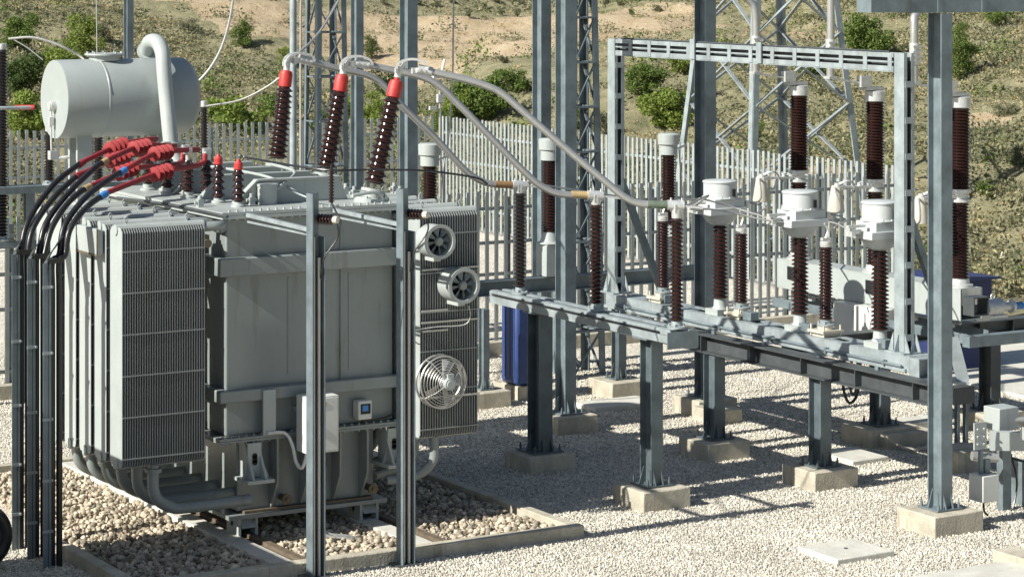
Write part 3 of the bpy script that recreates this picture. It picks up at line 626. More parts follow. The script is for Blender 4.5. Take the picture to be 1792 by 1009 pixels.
for k, d in enumerate(K):
    y = d['y']
    t = thing('cable_riser', (RXX, y, 0), 'galvanised steel cable riser post %s of the three by the left radiators' % d['lab'], 'cable riser', 'cable risers left of the radiators')
    l0 = (RXX - .06, y); l1 = (d['tgt'][0], d['tgt'][1]); arc = [Vector((l0[0], l0[1], z)) for z in (0, 1, 2, 2.8, 3.02)]
    arc += [hitline(l0, l1, d['up'][1][0] + 2, d['up'][1][1] + 12), hitline(l0, l1, (d['up'][1][0] + d['up'][2][0]) / 2 + 2, (d['up'][1][1] + d['up'][2][1]) / 2 + 8)]
    P_ = catmull(arc, 4); b = MB()
    for a_, c_ in zip(P_[:-1], P_[1:]):
        b.bar(a_, c_ + (c_ - a_) * .02, .012, .085, (1, 0, .01)) if False else b.bar(a_, c_, .10, .012, (1, 0, 0) if abs((c_ - a_).normalized().x) < .9 else (0, 0, 1))
    b.build('channel', M['steel_dark'], t)
    b = MB(); b.box(RXX - .115, RXX - .066, y - .05, y - .043, 0, 3.0); b.box(RXX - .054, RXX - .03, y - .05, y - .043, 0, 3.0); b.build('flange', M['steel'], t)
    for z in (.35, .85, 1.45, 2.1, 2.75):
        b = MB(); b.box(RXX - .12, RXX - .02, y - .060, y - .0505, z, z + .03); b.cyl((RXX - .03, y - .06, z + .017), (RXX - .03, y - .08, z + .017), .012, n=6); b.build('clamp', M['steel_light'], t)
    b = MB(); b.cbox((RXX + .02, y - .03, 3.02), .14, .10, .05); b.build('cable_cleat', M['black'], t)
    for j, (cv, tpp, rd, off) in enumerate(((d['up'], d['tp'], d['red'], (.0, .01)), (d['lo'], d['tpl'], d['redl'], (.065, -.015)))):
        tx = d['tgt'][0] + (0 if j else -.18); ty = d['tgt'][1] + (0 if j else .1)
        l0 = (RXX + off[0], y + off[1]); l1 = (tx, ty)
        hl = lambda a: hitline(l0, l1, *a)
        P = [hl(a) for a in cv]
        base = [Vector((l0[0], l0[1], z)) for z in (0, 1.0, 2.0, 2.7)]
        tpt = hl(tpp); rp = [hl(a) for a in rd]; end = Vector((tx, ty, 3.93))
        P = [q for q in P if q.z > 3.02]
        b = MB(); b.tube(base + [Vector((l0[0], l0[1], 3.0))] + P + [tpt], .031, 12, 5)
        which = ('upper' if j == 0 else 'lower'); col = ['blue', 'yellow', 'dark red'][k]
        lab = 'black power cable with red sleeve, the %s one of the pair with %s tape' % (which, col)
        ct = b.build('power_cable', M['black'], loc=(l0[0], l0[1], 0)); tag(ct, lab, 'cable', 'power cables rising to the low voltage bushings')
        dirv = (rp[0] - tpt).normalized()
        b = MB(); b.cyl(tpt - dirv * .05, tpt + dirv * .06, .037, n=14); b.build('phase_tape', d['tape'], ct)
        b = MB(); b.tube([tpt + dirv * .05] + rp + [end - (end - rp[-1]) * .3], .029, 12, 5)
        a0, a1 = rp[1], rp[2]; ad = (a1 - a0).normalized(); al = (a1 - a0).length
        for s in range(4):
            q = a0 + ad * (al * (s + .3) / 4); b.lathe(q - ad * .02, ad, [(.03, 0), (.078, .008), (.082, .016), (.035, .045)], 18)
        b.build('red_sleeve', M['redd'], ct)
        b = MB(); e0 = end - (end - rp[-1]) * .3; b.cyl(e0, end, .024, n=10); b.cbox(end, .07, .06, .03); b.build('cable_lug', M['clamp'], ct)

# ================================================================== FRONT POSTS WITH ARMS
def front_post(px, lab):
    g0 = hit(px[0], px[1], z=0); x, y = g0.x, 22.36; zt = 3.72
    t = thing('steel_post', (x, y, 0), lab, 'post', 'two slender posts in front of the transformer')
    b = MB(); w = .07
    b.box(x - w, x - w + .012, y - .07, y + .07, 0, zt); b.box(x + w - .012, x + w, y - .07, y + .07, 0, zt - .42); b.box(x - w + .012, x + w - .012, y + .058, y + .07, 0, zt - .0)
    b.build('channel', M['steel'], t)
    b = MB(); b.tube([(x + .022, y - .02, 0), (x + .022, y - .02, 3.1)], .02, 10); b.box(x - .035, x - .024, y - .03, y + .056, 0, 3.3); b.build('conduit', M['alu'], t)
    b = MB(); b.bar((x - .02, y + .07, 3.36), (x - .02, TY0 - .1, 3.38), .04, .04); b.build('arm', M['steel_light'], t)
    b = MB(); b.bar((x + .02, y + .1, 3.30), (x + .62 * .0 - .02, TY0 - .1, 3.31), .012, .02); b.build('stay', M['steel_light'], t)
    ix = x + .02; b = MB(); b.lathe((ix, y - .0, 3.47), (.55, -.84, 0), sheds(.17, .028, .055, 5), 14); o = b.build('small_insulator', M['porc'], t)
    b = MB(); b.lathe((ix + .095, y - .143, 3.47), (.55, -.84, 0), [(.03, 0), (.035, .01), (.035, .05), (.02, .055)], 14); b.build('end_cap', M['cone'], o)
    b = MB(); b.tube([(ix + .12, y - .18, 3.44), (ix + .13, y - .17, 3.3), (x + .04, y - .1, 3.1), (x + .03, y - .05, 2.9)], .009, 6, 5); b.build('earth_lead', M['black'], t)
    b = MB(); b.box(x - .14, x + .14, y - .11, y + .11, .0, .02); b.build('base_plate', M['steel_dark'], t)
    return x, y
fp1 = front_post((552, 1009), 'slender galvanised channel post left of the white cabinet in front of the transformer')
fp2 = front_post((715, 990), 'slender galvanised channel post between the tank and the fan radiator')
q = hit(580, 292, y=23.2)
t = thing('surge_arrester', (q.x, 23.2, q.z - .38), 'thin brown ribbed arrester hanging near the top of the left slender post', 'arrester')
b = MB(); b.lathe((q.x, 23.2, q.z - .36), (0, 0, 1), sheds(.34, .016, .032, 11), 12); b.build('ribbed_body', M['porc'], t)
b = MB(); b.cyl((q.x, 23.2, q.z - .02), (q.x, 23.2, q.z + .03), .012, n=8); b.tube([(q.x, 23.2, q.z - .36), (q.x + .01, 23.0, q.z - .55), (fp1[0] + .12, fp1[1] - .16, 3.49)], .01, 6, 4); b.build('lead', M['black'], t)
b = MB(); b.tube([hit(418, 272, Y=26.9), hit(440, 277, Y=26.8), hit(520, 291, y=23.6), hit(580, 298, y=23.2), hit(640, 297, y=23.1), hit(730, 298, y=22.9), hit(790, 304, y=23), hit(836, 312, y=23.1), hit(853, 322, y=23.1), hit(856, 345, y=23.1), hit(852, 375, y=23.3)][:9] + [hit(743, 330, y=22.5)][:0], .011, 8, 6)
tag(b.build('earth_cable', M['black']), 'thin dark cable strung level across the bases of the tall brown bushings', 'cable')

q = hit(-34, 1000, z=0); b = MB(); b.tube([(q.x + .26 * math.cos(a), q.y + .03, .33 + .26 * math.sin(a)) for a in [i * math.pi / 18 for i in range(37)]], .075, 12)
tag(b.build('rubber_tyre', M['black']), 'black rubber tyre standing on the gravel, just cut by the lower left edge', 'tyre')
# ================================================================== STEEL COLUMNS
def column(name, px, py, ztop, w, lab, fs=(.62, .62), fh=.22, group='steel columns on concrete footings', m='steel', grp=True, z=None, knee=0, xy=None, x_off=0):
    g0 = hit(px, py, z=fh) if xy is None else Vector((xy[0], xy[1], fh)); x, y = g0.x, g0.y
    t = thing(name, (x, y, 0), lab, 'column', group)
    b = MB(); b.hcol(x, y, fh + .02, ztop, w * .76, .014, w * 1.14); b.build('shaft', M[m], t)
    b = MB(); b.box(x - w * .85, x + w * .85, y - w * .85, y + w * .85, fh + .003, fh + .022)
    for s in (-1, 1):
        for u in (-.25, .25):
            b.prism([(x + u * w, y + s * w / 2, fh + .022), (x + u * w, y + s * w * .82, fh + .022), (x + u * w, y + s * w / 2, fh + .22)], (.01, 0, 0))
        b.prism([(x + s * w / 2, y, fh + .022), (x + s * w * .82, y, fh + .022), (x + s * w / 2, y, fh + .22)], (0, .01, 0))
        for u in (-1, 1): b.cyl((x + s * w * .7, y + u * w * .7, fh + .022), (x + s * w * .7, y + u * w * .7, fh + .07), .016, n=6); b.cyl((x + s * w * .7, y + u * w * .7, fh + .07), (x + s * w * .7, y + u * w * .7, fh + .1), .01, n=6)
    b.build('base_plate', M[m], t)
    b = MB(); b.box(x - fs[0] / 2, x + fs[0] / 2, y - fs[1] / 2, y + fs[1] / 2, -.1, fh); b.build('footing', M['conc'], t, bevel=.014)
    return x, y
BX = 15.62                                      # front busbar stand
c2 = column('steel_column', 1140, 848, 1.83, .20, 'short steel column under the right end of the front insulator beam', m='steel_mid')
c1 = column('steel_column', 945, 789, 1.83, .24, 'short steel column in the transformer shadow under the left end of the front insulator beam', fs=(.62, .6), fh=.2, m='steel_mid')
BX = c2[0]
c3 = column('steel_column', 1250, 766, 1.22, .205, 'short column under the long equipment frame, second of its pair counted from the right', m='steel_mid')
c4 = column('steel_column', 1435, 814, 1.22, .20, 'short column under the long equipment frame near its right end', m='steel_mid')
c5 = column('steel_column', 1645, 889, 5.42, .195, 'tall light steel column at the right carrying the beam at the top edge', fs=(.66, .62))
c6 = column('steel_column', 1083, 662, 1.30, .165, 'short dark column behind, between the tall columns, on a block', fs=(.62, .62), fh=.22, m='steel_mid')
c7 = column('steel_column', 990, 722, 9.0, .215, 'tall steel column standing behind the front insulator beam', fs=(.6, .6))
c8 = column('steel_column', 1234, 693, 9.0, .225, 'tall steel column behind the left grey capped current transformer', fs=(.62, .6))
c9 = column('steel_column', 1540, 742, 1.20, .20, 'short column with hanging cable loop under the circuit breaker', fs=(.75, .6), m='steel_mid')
c10 = column('steel_column', 1732, 716, 1.18, .21, 'short thick dark column at the right under the breaker girder', m='steel_dark')
c11 = column('steel_column', 847, 681, 1.30, .12, 'short slim column just right of the fan radiator', fs=(.56, .5))
for px, Yq, w, lab in ((948, 37.6, .225, 'tall steel column just left of the column behind the front insulator beam'), (715, 34, .20, 'tall steel column rising behind the rightmost tall bushing'), (625, 39, .165, 'tall steel column rising between the middle and right tall bushings'), (225, 38, .13, 'slim steel column rising behind the grey drum')):
    q = hit(px, 0, Y=Yq); column('steel_column', 0, 0, 9.0, w, lab, xy=(q.x, q.y))

# top beam at right
b = MB(); x0 = hit(1512, 10, y=c5[1]).x; z0, z1 = 5.43, 5.57
b.box(x0 + .5, x0 + 6, c5[1] - .09, c5[1] - .075, z0, z1); b.box(x0 + .5, x0 + 6, c5[1] + .075, c5[1] + .09, z0, z1); b.box(x0 + .5, x0 + 6, c5[1] - .074, c5[1] + .074, z0 + .055, z0 + .07)
b.box(x0, x0 + .5, c5[1] - .12, c5[1] + .12, z0 + .01, z1 + .02)
for i in range(9): b.box(x0 + .9 + i * .6, x0 + .96 + i * .6, c5[1] - .1, c5[1] - .091, z0, z1)
tag(b.build('top_beam', M['steel'], loc=(c5[0], c5[1], z0)), 'long horizontal steel beam crossing the top right corner on the tall column', 'beam')

# front insulator beam (busbar stand)
y1, y0 = 26.75, 22.85
t = thing('insulator_beam', (BX, 24.8, 1.83), 'long galvanised double channel beam carrying three brown post insulators', 'beam')
b = MB(); b.box(BX - .15, BX - .09, y0, y1, 1.85, 1.935); b.box(BX - .15, BX - .14, y0, y1, 1.94, 1.99); b.box(BX + .09, BX + .15, y0, y1, 1.85, 1.99); b.box(BX - .139, BX - .05, y0 + .03, y1, 1.985, 2.0); b.box(BX + .03, BX + .089, y0 + .03, y1, 1.985, 2.0)
b.build('channel', M['steel_light'], t)
b = MB()
for i in range(7): yy = y0 + .1 + i * .6; b.box(BX - .089, BX + .089, yy, yy + .1, 1.86, 1.98)
b.box(BX - .2, BX + .2, y0 - .02, y0 - .005, 1.80, 1.98)
b.build('cross_tie', M['steel'], t)
b = MB(); b.tube([(BX - .165, y0 + .2, 1.96), (BX - .165, y1 - .1, 1.96)], .011, 6); b.build('conduit', M['black'], t)
for c in (c1, c2):
    b = MB(); b.box(BX - .16, BX + .16, c[1] - .14, c[1] + .14, 1.832, 1.848); b.build('seat_plate', M['steel'], t)

def post_insulator(pt, h, rc, rs, n, lab, group, mm='porc', cap=.10, base=.08, name='post_insulator', first=None):
    x, y, z = pt
    t = thing(name, pt, lab, 'insulator', group)
    b = MB(); b.lathe(pt, (0, 0, 1), [(rs * 1.25, 0), (rs * 1.25, .02), (rs * .8, .03), (rc * 1.15, base)], 16)
    for k in range(4): tt = k * math.pi / 2 + .78; b.cyl((x + rs * math.cos(tt), y + rs * math.sin(tt), z + .02), (x + rs * math.cos(tt), y + rs * math.sin(tt), z + .05), .014, n=6)
    b.build('base_flange', M['steel_light'], t)
    b = MB(); b.lathe((x, y, z + base), (0, 0, 1), sheds(h - base - cap, rc, rs, n), 20); b.build('porcelain', M[mm], t)
    b = MB(); b.lathe((x, y, z + h - cap), (0, 0, 1), [(rc * 1.1, 0), (rc * 1.15, .02), (rc * 1.15, cap * .9), (rc * .8, cap)], 16); b.build('cap', M['clamp'], t)
    return t
ins = []
for px, lab, mm in ((1184, 'brown post insulator at the right end of the front insulator beam', 'porc'), (1043, 'brown post insulator in the middle of the front insulator beam', 'porc'), (910, 'black post insulator at the left end of the front insulator beam', 'porcd')):
    q = hit(px, 500, x=BX); post_insulator((q.x, q.y, 2.001), {1184: 1.29, 1043: 1.30, 910: 1.30}[px], .048, .080, 24, lab, 'post insulators on the front beam', mm); ins.append(Vector((q.x, q.y, 3.29)))

# ================================================================== BUSBAR TUBES
BUS = [(0, [(540, 107), (590, 120), (640, 131), (670, 148), (700, 182), (760, 240), (810, 294), (835, 313), (862, 322), (905, 324)], ins[2], (882, 323), 'orange', 'left aluminium busbar tube with a brown tape band, lowest at its left insulator'),
       (1, [(640, 113), (700, 126), (735, 134), (768, 150), (810, 190), (870, 252), (925, 308), (955, 330), (985, 340), (1043, 342)], ins[1], (1018, 341), 'yellow', 'middle aluminium busbar tube with a yellow tape band'),
       (2, [(750, 125), (810, 138), (850, 150), (880, 165), (930, 208), (1000, 268), (1060, 318), (1095, 346), (1125, 357), (1184, 359)], ins[0], (1153, 358), 'green', 'right aluminium busbar tube with a green tape band')]
for i, pts, end, tape, tm, lab in BUS:
    T0, ax = HV[i]; l0 = (T0.x, T0.y); l1 = (end.x, end.y)
    P = [hitline(l0, l1, a, c) for a, c in pts]; P[-1] = Vector((end.x, end.y, P[-1].z))
    b = MB(); b.tube(P, .040, 18, 5); o = b.build('busbar_tube', M['alu'], loc=P[0]); tag(o, lab, 'busbar', 'aluminium busbar tubes from the transformer')
    q = hitline(l0, l1, *tape); dv = (P[-1] - P[-2]).normalized(); b = MB(); b.cyl(q - dv * .12, q + dv * .1, .043, n=18); b.build('tape_band', M[tm], o)
    b = MB(); e = P[-1]; b.cbox((e.x, e.y, e.z - .03), .10, .10, .08); b.cyl(e - dv * .1, e + dv * .08, .055, n=16)
    for s in (-.06, .06): b.cyl(e + dv * s + Vector((0, 0, -.07)), e + dv * s + Vector((0, 0, .08)), .012, n=6)
    b.bar(e + dv * .05, e + dv * .28 + Vector((0, 0, -.02)), .09, .02); b.build('support_clamp', M['clamp'], o)
    # flexible terminal over the bushing: stem, arch straps, bolted pads
    b = MB(); s0 = T0; t0_ = P[0]; dh = (t0_ - s0); dh.z = 0; dhn = dh.normalized(); side = Vector((-dhn.y, dhn.x, 0))
    b.cyl(s0 - ax * .05, s0 + ax * .07, .038, n=14); b.bar(s0 + ax * .04, s0 + ax * .12 + dhn * .05, .09, .03)
    for w_ in (-.05, .05):
        arc = []
        for k in range(11):
            th_ = math.pi * (1.0 - k / 10); arc.append(s0 + dhn * (.15 + .17 * math.cos(th_)) + side * w_ + Vector((0, 0, .05 + .10 * math.sin(th_))))
        [b.bar(arc[k_], arc[k_ + 1], .045, .022) for k_ in range(10)]; b.bar(arc[0], arc[0] + Vector((0, 0, -.05)), .03, .03)
    st = P[0]; d0 = (P[1] - P[0]).normalized()
    b.cyl(st - d0 * .12, st + d0 * .04, .052, n=16)
    for s in (-.1, -.04, .02): b.cyl(st + d0 * s - side * .07, st + d0 * s + side * .07, .013, n=6)
    b.cbox((st.x - d0.x * .16, st.y - d0.y * .16, st.z + .01), .07, .07, .06)
    b.tube([s0 + ax * .08, s0 + dhn * .1 + Vector((0, 0, .03)), st - d0 * .12], .014, 8, 4)
    b.build('flexible_connector', M['clamp'], o)

# ================================================================== EQUIPMENT FRAME + GANTRY
GX = 18.0; gl = hit(1060, 521, x=GX); gr = hit(1592, 635, x=GX); ZF0, ZF1 = 1.46, 1.62
yA, yB = gr.y, gl.y
t = thing('equipment_frame', (GX + .2, (yA + yB) / 2, ZF0), 'long pale steel frame beam with slotted top carrying the current transformers and portal', 'frame')
b = MB(); FWD = .34
b.box(GX, GX + .012, yA, yB, ZF0, ZF1); b.box(GX + FWD - .012, GX + FWD, yA, yB, ZF0, ZF1); b.box(GX, GX + .1, yA, yB, ZF1 + .001, ZF1 + .012); b.box(GX + FWD - .1, GX + FWD, yA, yB, ZF1 + .001, ZF1 + .012); b.box(GX, GX + .09, yA, yB, ZF0 - .012, ZF0 - .001); b.box(GX + FWD - .09, GX + FWD, yA, yB, ZF0 - .012, ZF0 - .001)
n_ = 11
for i in range(n_ + 1):
    yy = yA + i * (yB - yA) / n_; b.box(GX + .101, GX + FWD - .101, yy - (.16 if 0 < i < n_ else 0), yy + (.16 if i < n_ else 0), ZF1 + .0, ZF1 + .011)
b.build('box_beam', M['steel_light'], t)
b = MB(); b.box(GX - .03, GX - .004, yA + .05, yB, ZF0 + .0, ZF0 + .035); b.box(GX - .10, GX - .004, yA + .0, yB, ZF0 - .05, ZF0 - .035); b.build('ledge', M['steel_light'], t)
b = MB(); e0, e1, f0, f1 = GX + .0, GX + .27, ZF0 - .06, ZF1 + .008
b.box(e0, e1, yA - .16, yA - .003, f0, f0 + .012); b.box(e0, e1, yA - .16, yA - .003, f1 - .012, f1); b.box(e0, e0 + .012, yA - .16, yA - .003, f0 + .0121, f1 - .0121); b.box(e1 - .012, e1, yA - .16, yA - .003, f0 + .0121, f1 - .0121); b.box(e0 + .013, e1 - .013, yA - .02, yA - .004, f0 + .013, f1 - .013)
b.build('open_end', M['steel_light'], t)
b = MB(); b.tube([(GX - .035, yA + .1, ZF0 + .06), (GX - .035, yB - .3, ZF0 + .06)], .018, 8)
for i in range(6): yy = yA + .4 + i * 1.05; b.cbox((GX - .03, yy, ZF0 + .06), .05, .03, .06); b.box(GX - .12, GX - .105, yy, yy + .06, ZF0 - .20, ZF0 + .02)
b.build('conduit', M['steel'], t)
# dark girder below
b = MB(); dx = c4[0]; b.box(dx - .11, dx + .11, 21.35, 27.9, 1.425, 1.44); b.box(dx - .11, dx + .11, 21.35, 27.9, 1.222, 1.237); b.box(dx - .007, dx + .007, 21.35, 27.9, 1.2375, 1.4245)
for i in range(7): b.box(dx - .10, dx - .008, 21.6 + i, 21.612 + i, 1.2375, 1.4245)
tag(b.build('girder', M['steel_dark'], loc=(dx, 24, 1.222)), 'dark steel girder running under the long equipment frame', 'girder')
# portal gantry
pl = Vector((GX + .17, hit(1070, 515, x=GX + .1).y, ZF1)); pr = Vector((GX + .17, hit(1574, 605, x=GX + .1).y, ZF1)); ZT = 4.95
t = thing('portal_frame', (GX + .17, (pl.y + pr.y) / 2, ZF1), 'rectangular portal of battened galvanised channels standing on the equipment frame', 'portal')
for p in (pl, pr):
    b = MB(); w = .075; d = .085
    for s in (-1, 1):
        xo = p.x + s * w
        b.box(min(xo, xo - s * .01), max(xo, xo - s * .01), p.y - d, p.y + d, ZF1 + .03, ZT)
        for u in (-1, 1): b.box(min(xo - s * .01, xo - s * .045), max(xo - s * .01, xo - s * .045), *(sorted((p.y + u * d, p.y + u * (d - .01)))), ZF1 + .03, ZT)
    z = ZF1 + .15
    while z < ZT - .1:
        for u in (-1, 1): b.box(p.x - .06, p.x + .06, *(sorted((p.y + u * (d + .001), p.y + u * (d + .009)))), z, z + .07)
        z += .40
    po = b.build('post', M['steel_light'], t)
    b = MB(); b.box(p.x - .06, p.x + .06, p.y - .02, p.y - .01, ZF1 + .05, ZT - .05); b.build('slot_shade_sheet', M['steel_dark'], po)  # dark sheet standing in for shade behind the batten slots
    b = MB(); b.box(p.x - .15, p.x + .15, p.y - .17, p.y + .17, ZF1 + .013, ZF1 + .028)
    for s in (-1, 1):
        b.prism([(p.x + s * .078, p.y - d - .012, ZF1 + .028), (p.x + s * .078, p.y - d - .1, ZF1 + .028), (p.x + s * .078, p.y - d - .012, ZF1 + .24)], (.01, 0, 0))
        b.prism([(p.x + s * .078, p.y + d + .012, ZF1 + .028), (p.x + s * .078, p.y + d + .1, ZF1 + .028), (p.x + s * .078, p.y + d + .012, ZF1 + .24)], (.01, 0, 0))
        b.prism([(p.x + s * .086, p.y, ZF1 + .028), (p.x + s * .145, p.y, ZF1 + .028), (p.x + s * .086, p.y, ZF1 + .22)], (0, .01, 0))
    b.build('base_plate', M['steel_light'], po)
    b = MB(); b.bar((p.x + .09, p.y + .02, 3.1), (p.x + .75, p.y + .02, ZF0 + .1), .08, .08, (0, 1, 0)); b.build('brace', M['steel'], t)
zb0, zb1 = ZT - .205, ZT - .005
b = MB(); xa = pl.x - .075; xb = pl.x + .075; ya, yb_ = pr.y + .10, pl.y - .10
for xo, s in ((xa, 1), (xb, -1)):
    for z_, h_ in ((zb0, .055), (zb1 - .05, .05)): b.box(min(xo, xo + s * .01), max(xo, xo + s * .01), ya, yb_, z_, z_ + h_)
    b.box(min(xo, xo + s * .006), max(xo, xo + s * .006), ya, yb_, (zb0 + zb1) / 2 - .008, (zb0 + zb1) / 2 + .012)
yy = ya + .02
while yy < yb_:
    for xo, s in ((xa, 1), (xb, -1)): b.box(min(xo - s * .001, xo - s * .008), max(xo - s * .001, xo - s * .008), yy, yy + .07, zb0, zb1)
    b.box(xa + .012, xb - .012, yy, yy + .05, zb1 - .012, zb1 - .002)
    yy += .44
b.box(xa, xb, ya, yb_, zb0 - .012, zb0 - .002)
b.box(xa - .03, xa - .012, (ya + yb_) / 2 - .4, (ya + yb_) / 2 - .3, zb0, zb1 + .05); b.box(xa - .03, xa - .012, (ya + yb_) / 2 + 1.0, (ya + yb_) / 2 + 1.1, zb0, zb1 + .05)
b.build('crossbeam', M['steel_light'], t)
b = MB(); b.box(xa + .06, xa + .07, ya + .02, yb_ - .02, zb0 + .01, zb1 - .02); b.tube([(xa + .03, ya + .1, zb1 + .012), (xa + .03, yb_ - .1, zb1 + .012)], .012, 6); b.build('shade_sheet_and_cable', M['steel_dark'], t)  # dark sheet stands in for shade in the slots; tube is the top cable

# current transformers
FXc = GX + .17
CTP = []
ctp = None
for px, lab in ((1260, 'leftmost current transformer with grey drum head on brown insulator'), (1400, 'middle current transformer with grey drum head on brown insulator'), (1540, 'right current transformer half hidden behind the portal post')):
    q = hit(px, 550, x=FXc); CTP.append(q)
    if ctp is None:
        x, y, z = q.x, q.y, ZF1 + .013
        t = thing('current_transformer', (x, y, z), lab, 'current transformer', 'current transformers on the equipment frame')
        b = MB(); b.cbox((x, y, z + .035), .26, .26, .07); b.lathe((x, y, z + .07), (0, 0, 1), [(.10, 0), (.08, .03), (.075, .13)], 18)
        b.build('base', M['paint_light'], t)
        b = MB(); b.lathe((x, y, z + .19), (0, 0, 1), sheds(.90, .070, .105, 19, 0, .066, .10), 24); b.build('porcelain', M['porc'], t)
        zh = z + 1.09
        b = MB(); b.lathe((x, y, zh), (0, 0, 1), [(.08, 0), (.12, .015), (.17, .05), (.205, .10), (.215, .15)], 32)
        b.lathe((x, y, zh + .33), (0, 0, 1), [(.22, 0), (.22, .015), (.205, .017), (.205, .19), (.215, .195), (.215, .215), (.19, .225), (.02, .235)], 32)
        b.cbox((x + .02, y, zh + .275), .44, .36, .11); b.cbox((x - .02, y - .02, zh + .185), .54, .40, .085)
        for k in range(12): tt = k * math.pi / 6; b.cyl((x + .212 * math.cos(tt), y + .212 * math.sin(tt), zh + .335), (x + .212 * math.cos(tt), y + .212 * math.sin(tt), zh + .36), .01, n=6)
        hd = b.build('head', M['head'], t, bevel=.006)
        b = MB(); b.cyl((x - .28, y, zh + .22), (x - .42, y, zh + .22), .035, n=12); b.cbox((x - .42, y, zh + .22), .05, .12, .09); b.cbox((x - .38, y - .05, zh + .29), .24, .05, .03); b.build('primary_terminal', M['clamp'], t); b = MB(); b.cyl((x + .25, y, zh + .24), (x + .38, y, zh + .24), .035, n=12); b.cbox((x + .38, y, zh + .24), .05, .12, .09); b.build('primary_terminal', M['clamp'], t)
        b = MB(); b.cbox((x + .06, y - .213, zh + .41), .04, .012, .09); b.build('oil_sight_glass', M['dark'], hd)
        ctp = t
    else:
        copy_tree(ctp, (q.x, q.y, ZF1 + .013), lab)
# support insulators beside the current transformers
for px, lab in ((1160, 'brown ribbed support insulator near the left end of the equipment frame'), (1297, 'brown ribbed support insulator just right of the leftmost current transformer'), (1445, 'brown ribbed support insulator just right of the middle current transformer')):
    q = hit(px, 540, x=FXc)
    tt = post_insulator((q.x, q.y, ZF1 + .014 + .12), .98, .060, .082, 22, lab, 'support insulators on the equipment frame', 'porc', .07, .07)
    b = MB(); b.cbox((q.x, q.y, ZF1 + .075), .30, .30, .03); b.cbox((q.x, q.y, ZF1 + .035), .22, .22, .04)
    for sx in (-1, 1):
        for sy in (-1, 1): b.cyl((q.x + sx * .12, q.y + sy * .12, ZF1 + .02), (q.x + sx * .12, q.y + sy * .12, ZF1 + .15), .013, n=6)
    b.cyl((q.x, q.y, ZF1 + .09), (q.x, q.y, ZF1 + .132), .09, n=14)
    b.build('pedestal', M['cone'], tt)
    b = MB(); zt = ZF1 + 1.114; b.cbox((q.x, q.y, zt + .02), .12, .05, .03); b.tube([(q.x, q.y, zt + .03), (q.x + .03, q.y, zt + .12), (q.x - .02, q.y, zt + .2)], .012, 6, 4); b.build('terminal', M['clamp'], tt)
for yy in (24.0, 25.15, 27.0, 22.6):
    b = MB(); b.cbox((FXc - .02, yy, ZF1 + .07), .12, .2, .10); tag(b.build('junction_box', M['steel'], bevel=.006), 'small grey junction box on the equipment frame at %s' % {24.0: 'the third insulator foot', 25.15: 'its middle', 27.0: 'its left end', 22.6: 'its right end'}[yy], 'junction box', 'junction boxes on the equipment frame')

# ================================================================== CIRCUIT BREAKER
KX = 20.5
t = thing('circuit_breaker', (KX, 25.7, 1.36), 'three pole circuit breaker with tall brown stacked insulators on a pale horizontal box frame', 'circuit breaker')
poles = [hit(1398, 470, x=KX), hit(1531, 470, x=KX), hit(1680, 495, x=KX)]
y0b, y1b = hit(1700, 520, x=KX).y, hit(1378, 490, x=KX).y
b = MB(); b.box(KX - .17, KX - .158, y0b, y1b, 1.64, 2.0); b.box(KX + .158, KX + .17, y0b, y1b, 1.64, 2.0); b.box(KX - .17, KX + .17, y0b, y1b, 2.001, 2.012); b.box(KX - .17, KX + .17, y0b, y1b, 1.628, 1.639)
fr = b.build('box_frame', M['paint_light'], t)
for yy in (y0b + 1.6, y0b + 3.25): b = MB(); b.box(KX - .18, KX - .171, yy, yy + .22, 1.76, 1.93); b.build('access_hole', M['dark'], fr)
for p in poles:
    z = 2.012
    b = MB(); b.lathe((p.x, p.y, z), (0, 0, 1), [(.16, 0), (.16, .03), (.12, .04), (.11, .10)], 22); b.cbox((p.x, p.y - .2, z - .1), .30, .02, .2)
    po = b.build('pole', M['clamp'], t)
    b = MB(); b.lathe((p.x, p.y, z + .10), (0, 0, 1), sheds(.92, .085, .118, 24), 24)
    b.lathe((p.x, p.y, 3.20), (0, 0, 1), sheds(.98, .102, .128, 26), 24); b.build('porcelain', M['porc'], po)
    b = MB(); b.lathe((p.x, p.y, 3.032), (0, 0, 1), [(.11, 0), (.125, .01), (.125, .04), (.08, .05), (.08, .11), (.13, .12), (.13, .165)], 22)
    b.cbox((p.x - .1, p.y, 3.10), .45, .06, .03); b.cbox((p.x - .42, p.y, 3.11), .35, .10, .025); b.cyl((p.x - .25, p.y, 3.05), (p.x - .25, p.y, 3.16), .025, n=8)
    b.build('terminal_joint', M['clamp'], po); b = MB(); b.lathe((p.x, p.y, 4.18), (0, 0, 1), [(.12, 0), (.13, .01), (.13, .13), (.10, .14)], 22); b.cbox((p.x - .05, p.y, 4.345), .30, .14, .04); b.build('top_terminal', M['clamp'], po)
    b = MB(); cx_, cy_ = p.x - .62, p.y - .0; b.lathe((cx_, cy_, 2.80), (0, 0, 1), [(.03, 0), (.105, .01), (.108, .03), (.065, .30), (.05, .34)], 18); b.build('grading_cone', M['cone'], po)
    b = MB(); b.bar((cx_, cy_, 3.10), (cx_ + .1, cy_, 3.12), .14, .05); b.cyl((cx_ + .02, cy_, 3.08), (cx_ + .02, cy_, 3.17), .04, n=10); b.tube([(cx_, cy_, 3.14), (cx_ + .12, cy_ - .1, 3.2), (cx_ + .25, cy_ - .05, 3.12), (cx_ + .2, cy_, 2.95)], .014, 6, 5); b.build('contact_arm', M['clamp'], po)
